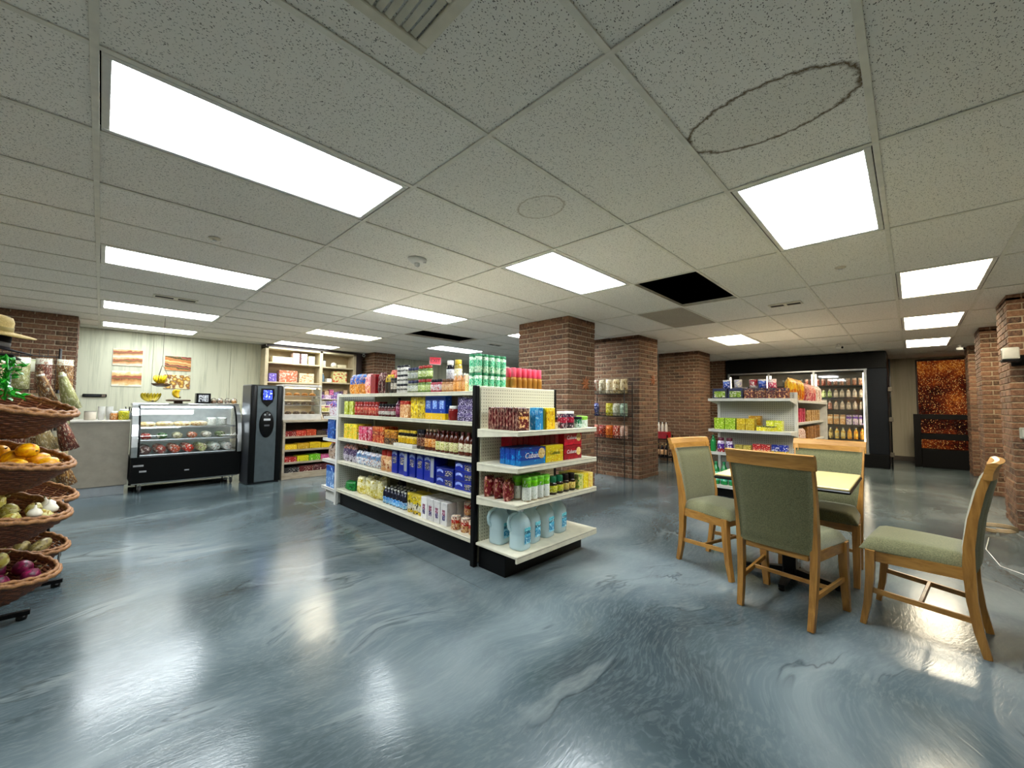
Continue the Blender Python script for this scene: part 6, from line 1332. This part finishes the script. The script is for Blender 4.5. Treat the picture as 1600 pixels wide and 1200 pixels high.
    for k in range(110):
        a = rr.uniform(0, 6.28); rad = rr.uniform(.0, .055)
        link('leaf', lme, o, (rad*math.cos(a), rad*math.sin(a), rr.uniform(.02, .25)), 0, (rr.uniform(-1, 1), rr.uniform(-1, 1), a), (1, 1, 1))
    # rack of hanging herb bags behind
    g = empty('herb_rack', (-.45, 5.0, 0), 0, 'black wire rack hung with clear bags of dried herbs', 'rack')
    for x in (-.45, .20): MB().tube([(x, 0, 0), (x, 0, 1.62)], .010, 7).build('post', WIRE, g)
    for z in (1.55, 1.28, .98, .68, .38): MB().tube([(-.45, 0, z), (.20, 0, z)], .005, 5).build('cross_wire', WIRE, g)
    for k in range(14): MB().tube([(-.43+k*.047, .005, .2), (-.43+k*.047, .005, 1.6)], .002, 4).build('grid_wire', WIRE, g)
    for x in (-.45, .2): MB().bar([(x, -.2, .015), (x, .2, .015)], .02, .02, side=(1, 0, 0)).build('foot', WIRE, g)
    MB().bbox((-.44, -.012, 1.42), (.16, -.004, 1.52), .002).build('sign_strip', pack('herb_sign', [(0, '#d8d8c4')], '#9aa86a', '#f0f0e4', 5), g)
    kinds = [('#6a4a30', '#b08a5c', 'brown bark'), ('#8a8a5c', '#c8c8a0', 'grey-green herb'), ('#a8946a', '#dccfae', 'straw herb'), ('#5a3028', '#9a6a58', 'reddish dried chilli'), ('#7a6a4a', '#c0b08c', 'tan seed')]
    for r, z in enumerate((1.40, 1.12, .82, .52)):
        for i in range(6):
            a, b, nm = kinds[(i*2+r) % 5]
            c_ = pack('herb_'+nm.replace(' ', '_').replace('-', '_'), [(0, a), (.8, '#c9c8ba')], b, '#c4c0ae', 11)
            pouch('herb_bag', .10, .06, .25, c_, (-.82+i*.115+.03, 4.94, z-.12), rr.uniform(-.4, .4), label='clear hanging bag of '+nm+' on the '+('top', 'second', 'third', 'lowest')[r]+' row of the herb rack', cat='bag', group=nm+' bags, '+('top', 'second', 'third', 'lowest')[r]+' row')
    # side arm with longer bunches
    for i in range(6):
        a, b, nm = kinds[i % 5]
        z = (1.30, .98, .70)[i // 2]
        prof = [(.012, .30), (.020, .27), (.036, .14), (.050, .0)][::-1]
        def cone():
            q = MB().lathe(prof, 22); q.v = [(x*(1+.16*(k % 2)), y*(1+.16*(k % 2)), zz) for k, (x, y, zz) in enumerate(q.v)]; return q
        o = link('herb_bundle', pm('herb_bundle:'+str(i % 5), cone, pack('bundle_'+nm.replace(' ', '_').replace('-', '_'), [(0, a)], b, '#b8b09a', 9)), None, (-.27+.115*(i % 2), 4.85-.05*(i % 2), z-.17), 0, (R(10), R(-14), 0))
        tag(o, ('near' if i % 2 else 'inner')+' bundle of '+nm+' at the right end of the herb rack, '+('upper', 'middle', 'lower')[i//2], 'bundle')
        link('tie', pm('tie:herb', lambda: MB().lathe([(.020, .262), (.024, .266), (.022, .278), (.017, .28)], 10), mat('tie_string', '#d8d4c8', .7)), o)
produce()

# ================================================================== CEILING DETAILS AND SMALL FITTINGS
def fittings():
    wp = mat('vent_paint', '#d8d2c0', .5); dkv = mat('vent_dark', '#26231e', .8)
    v = empty('air_vent', (.475, .925, CEIL), 0, 'large square louvred air diffuser at the top of the view', 'vent')
    hw, hd = .235, .225
    MB().box((-hw+.02, -hd+.02, .004), (hw-.02, hd-.02, .006)).build('duct_back', dkv, v)
    for a, b in (((-hw, -hd), (hw, -hd+.04)), ((-hw, hd-.04), (hw, hd)), ((-hw, -hd+.04), (-hw+.04, hd-.04)), ((hw-.04, -hd+.04), (hw, hd-.04))):
        MB().bbox((a[0], a[1], -.012), (b[0], b[1], .001), .003).build('frame', wp, v)
    MB().bbox((-.012, -hd+.04, -.010), (.012, hd-.04, .0), .002).build('divider', wp, v); MB().bbox((-hw+.04, -.012, -.010), (hw-.04, .012, .0), .002).build('divider', wp, v)
    for qx in (0, 1):
        for qy in (0, 1):
            x0 = .014 if qx else -hw+.042; y0 = .014 if qy else -hd+.042; L_, W_ = hw-.056, hd-.056; al = (qx+qy) % 2
            for k in range(6):
                t = (k+.5)/6
                if al: M = T(x0+L_/2, y0+W_*t, -.004) @ Matrix.Rotation(R(-24), 4, 'X'); b = MB().box((-L_/2, -.010, -.0012), (L_/2, .010, .0012), 0, M)
                else: M = T(x0+L_*t, y0+W_/2, -.004) @ Matrix.Rotation(R(24), 4, 'Y'); b = MB().box((-.010, -W_/2, -.0012), (.010, W_/2, .0012), 0, M)
                b.build('louvre', wp, v)
    for (x, y, w, d, l) in ((.56, 6.03, .20, .075, 'small two-slot ceiling vent between the left light panels'), (5.46, 1.0, .075, .16, 'small ceiling vent to the right of the missing tile'), (5.45, 5.87, .16, .07, 'small ceiling vent above the exit sign area')):
        s = empty('air_vent', (x, y, CEIL), 0, l, 'vent')
        MB().bbox((-w, -d, -.008), (w, d, .001), .003).build('frame', wp, s)
        for k in (-1, 1):
            if w > d: MB().bbox((k*w/2-w*.4, -d*.5, -.0095), (k*w/2+w*.4, d*.5, -.007), .001).build('slot', dkv, s)
            else: MB().bbox((-w*.5, k*d/2-d*.4, -.0095), (w*.5, k*d/2+d*.4, -.007), .001).build('slot', dkv, s)
    s = empty('smoke_alarm', (1.775, 2.86, CEIL), 0, 'round white fire alarm on the ceiling marked FIRE', 'alarm')
    Mf = Matrix.Rotation(R(180), 4, 'X')
    MB().lathe([(.075, 0), (.075, .012), (.055, .028), (.03, .034), (0, .035)], 24, 0, Mf).build('base', WHITE_PL, s); MB().lathe([(.02, .03), (.02, .055), (.012, .062), (0, .063)], 14, 0, Mf).build('strobe', mat('strobe_lens', '#cfcfc8', .15), s)
    link('lettering', text_mesh('FIRE', .026, mat('alarm_print', '#2a2a2a', .5), 'alarm_lettering'), s, (.034, -.036, -.0285), 0, (R(180), 0, R(135)))
    for x, y, l in ((.53, 3.58, 'sprinkler head between the two nearest left light panels'), (4.32, .396, 'sprinkler head beyond the light panel over the dining table')):
        s = empty('sprinkler', (x, y, CEIL), 0, l, 'sprinkler')
        MB().lathe([(.038, 0), (.038, .004), (.014, .007), (.010, .016), (.004, .018)], 14, 0, Mf).build('escutcheon', wp, s); MB().lathe([(.016, .017), (.016, .019), (0, .020)], 12, 0, Mf).build('deflector', STEEL, s)
    # exit sign
    e = empty('exit_sign', (5.72, 8.30, 2.155), R(-20), 'glowing red exit sign hanging at the back', 'sign')
    MB().bbox((-.15, -.02, 0), (.15, .02, .20), .006).build('housing', mat('sign_housing', '#d9b8b0', .5), e); fc = MB().bbox((-.13, -.024, .02), (.13, -.019, .18), .003).build('face', mat('exit_red', '#e83a4c', .4, 0, .12, '#ff3550'), e)
    link('lettering', text_mesh('EXIT', .115, mat('exit_text', '#5a0810', .5), 'exit_lettering'), fc, (0, -.0255, .10), 0, (R(90), 0, 0))
    MB().tube([(0, 0, .2), (0, 0, CEIL-2.155)], .006, 6).build('stem', WHITE_PL, e)
    # wall frame far back
    f = empty('wall_board', (7.9, Y1-.02, 1.98), 0, 'dark slatted board on the far back wall', 'board')
    MB().bbox((-.35, -.02, -.16), (.35, -.001, .12), .004).build('frame', mat('board_tan', '#8f8266', .6), f)
    for k in range(5): MB().bbox((-.28+k*.115, -.026, -.12), (-.19+k*.115, -.018, .06), .002).build('slat', mat('board_dark', '#4a3a30', .6), f)
    # wall lamp on the nearest right pillar
    s = empty('wall_lamp', (6.50, -.78, 1.70), 0, 'black bracket wall lamp with a clear block shade on the nearest pillar', 'lamp')
    MB().bbox((-.025, -.05, -.05), (-.001, .05, .06), .006).build('wall_plate', BLACK_STEEL, s); MB().bar([(-.02, 0, 0), (-.16, .05, -.01)], .03, .03, side=(0, 0, 1)).build('arm', BLACK_STEEL, s)
    MB().bbox((-.25, .01, -.02), (-.12, .13, .005), .004).build('tray', BLACK_STEEL, s); MB().bbox((-.245, .015, .006), (-.125, .125, .12), .012, seg=2).build('shade', mat('block_glass', '#d0d0c8', .15, 0, 0, None, .4), s)
    def cam(loc, rz, l):
        s = empty('security_camera', loc, rz, l, 'camera')
        MB().lathe([(.03, 0), (.03, .012)], 12, 0, Mf).build('mount', WHITE_PL, s); MB().tube([(0, 0, -.01), (0, -.01, -.05)], .008, 6).build('neck', WHITE_PL, s)
        MB().tube([(0, .05, -.06), (0, -.09, -.075)], .028, 12).build('barrel', WHITE_PL, s); MB().tube([(0, -.088, -.075), (0, -.094, -.0756)], .020, 12).build('lens', BLACK_PL, s)
    cam((11.0, -.66, CEIL), R(-60), 'white security camera by the farthest right pillar'); cam((9.5, .93, CEIL), R(-50), 'white security camera under the ceiling before the cooler'); cam((4.33, 9.2, CEIL), R(-30), 'white security camera left of the small back pillar')
    d = empty('wall_speaker', (7.02, 3.3, 1.98), 0, 'small white fitting on the edge of the snack rack pillar with a cable', 'fitting')
    MB().bbox((-.085, -.05, 0), (-.03, .0, .09), .008).build('body', WHITE_PL, d); MB().tube([(-.06, -.03, 0), (-.06, -.035, -.9)], .006, 5).build('cable', BLACK_PL, d)
    # star ornaments on pillars
    sm = mat('rust_star', '#9a5a30', .5)
    for (x, y, z, l) in ((4.68, 3.195, 1.50, 'rust-coloured star ornament on the large brick pillar'), (6.72, 3.195, 1.66, 'rust-coloured star ornament on the snack rack pillar')):
        n = 16; vs = [(0, -.03, 0)]+[((.11 if i % 2 == 0 else .055)*math.sin(2*math.pi*i/n), -.004, (.11 if i % 2 == 0 else .055)*math.cos(2*math.pi*i/n)) for i in range(n)]
        o = MB().add(vs, [(0, (i+1) % n+1, i+1) for i in range(n)]+[tuple(range(1, n+1))]).build('star_ornament', sm, None, (x, y-.002, z)); tag(o, l, 'ornament')
    # outlet box and cord at the right edge
    o = empty('outlet_box', (6.49, -.80, .92), 0, 'small grey outlet box low on the nearest right pillar', 'outlet'); MB().bbox((-.05, -.04, 0), (-.001, .04, .11), .006).build('box', mat('outlet_grey', '#8f948f', .4), o); MB().bbox((-.054, -.025, .02), (-.05, .025, .09), .001).build('cover', mat('outlet_cover', '#b0b2ac', .4), o)
    c = MB(); pts = []
    for k in range(60):
        a = k/59*6.28*3; pts.append((6.05+.12*math.cos(a)+.01*k/59, -.55+.12*math.sin(a), .012+.05*(1-math.cos(a))+.010*k/20))
    c.tube(pts, .009, 6); o = c.build('cord_coil', mat('tan_cord', '#a08a6a', .6)); tag(o, 'coiled tan cord on the floor by the nearest right pillar', 'cord')
    w = MB().tube([(5.9, -.48, .008), (5.4, -.42, .006), (4.9, -.45, .006), (4.6, -.7, .006)], .0035, 5).build('white_cable', WHITE_PL); tag(w, 'thin white cable lying on the floor at the right edge', 'cable')
    # conduit at the cooler's right edge
    k = empty('conduit', (11.05, .30, 0), 0, 'thin pipe with junction boxes at the right edge of the cooler', 'pipe')
    MB().tube([(0, 0, 0), (0, 0, 2.2)], .012, 7).build('pipe', BLACK_PL, k)
    for z in (1.55, .95, .25): MB().bbox((-.03, -.03, z), (.03, .03, z+.09), .004).build('junction', mat('junction_beige', '#4a443a', .5), k)
    # hanging rod at the wall cabinet
    p = MB().tube([(2.29, 9.2, 2.33), (2.29, 9.2, CEIL)], .006, 5).build('ceiling_rod', wp); tag(p, 'thin rod from the ceiling to the wall cabinet corner', 'rod')
fittings()
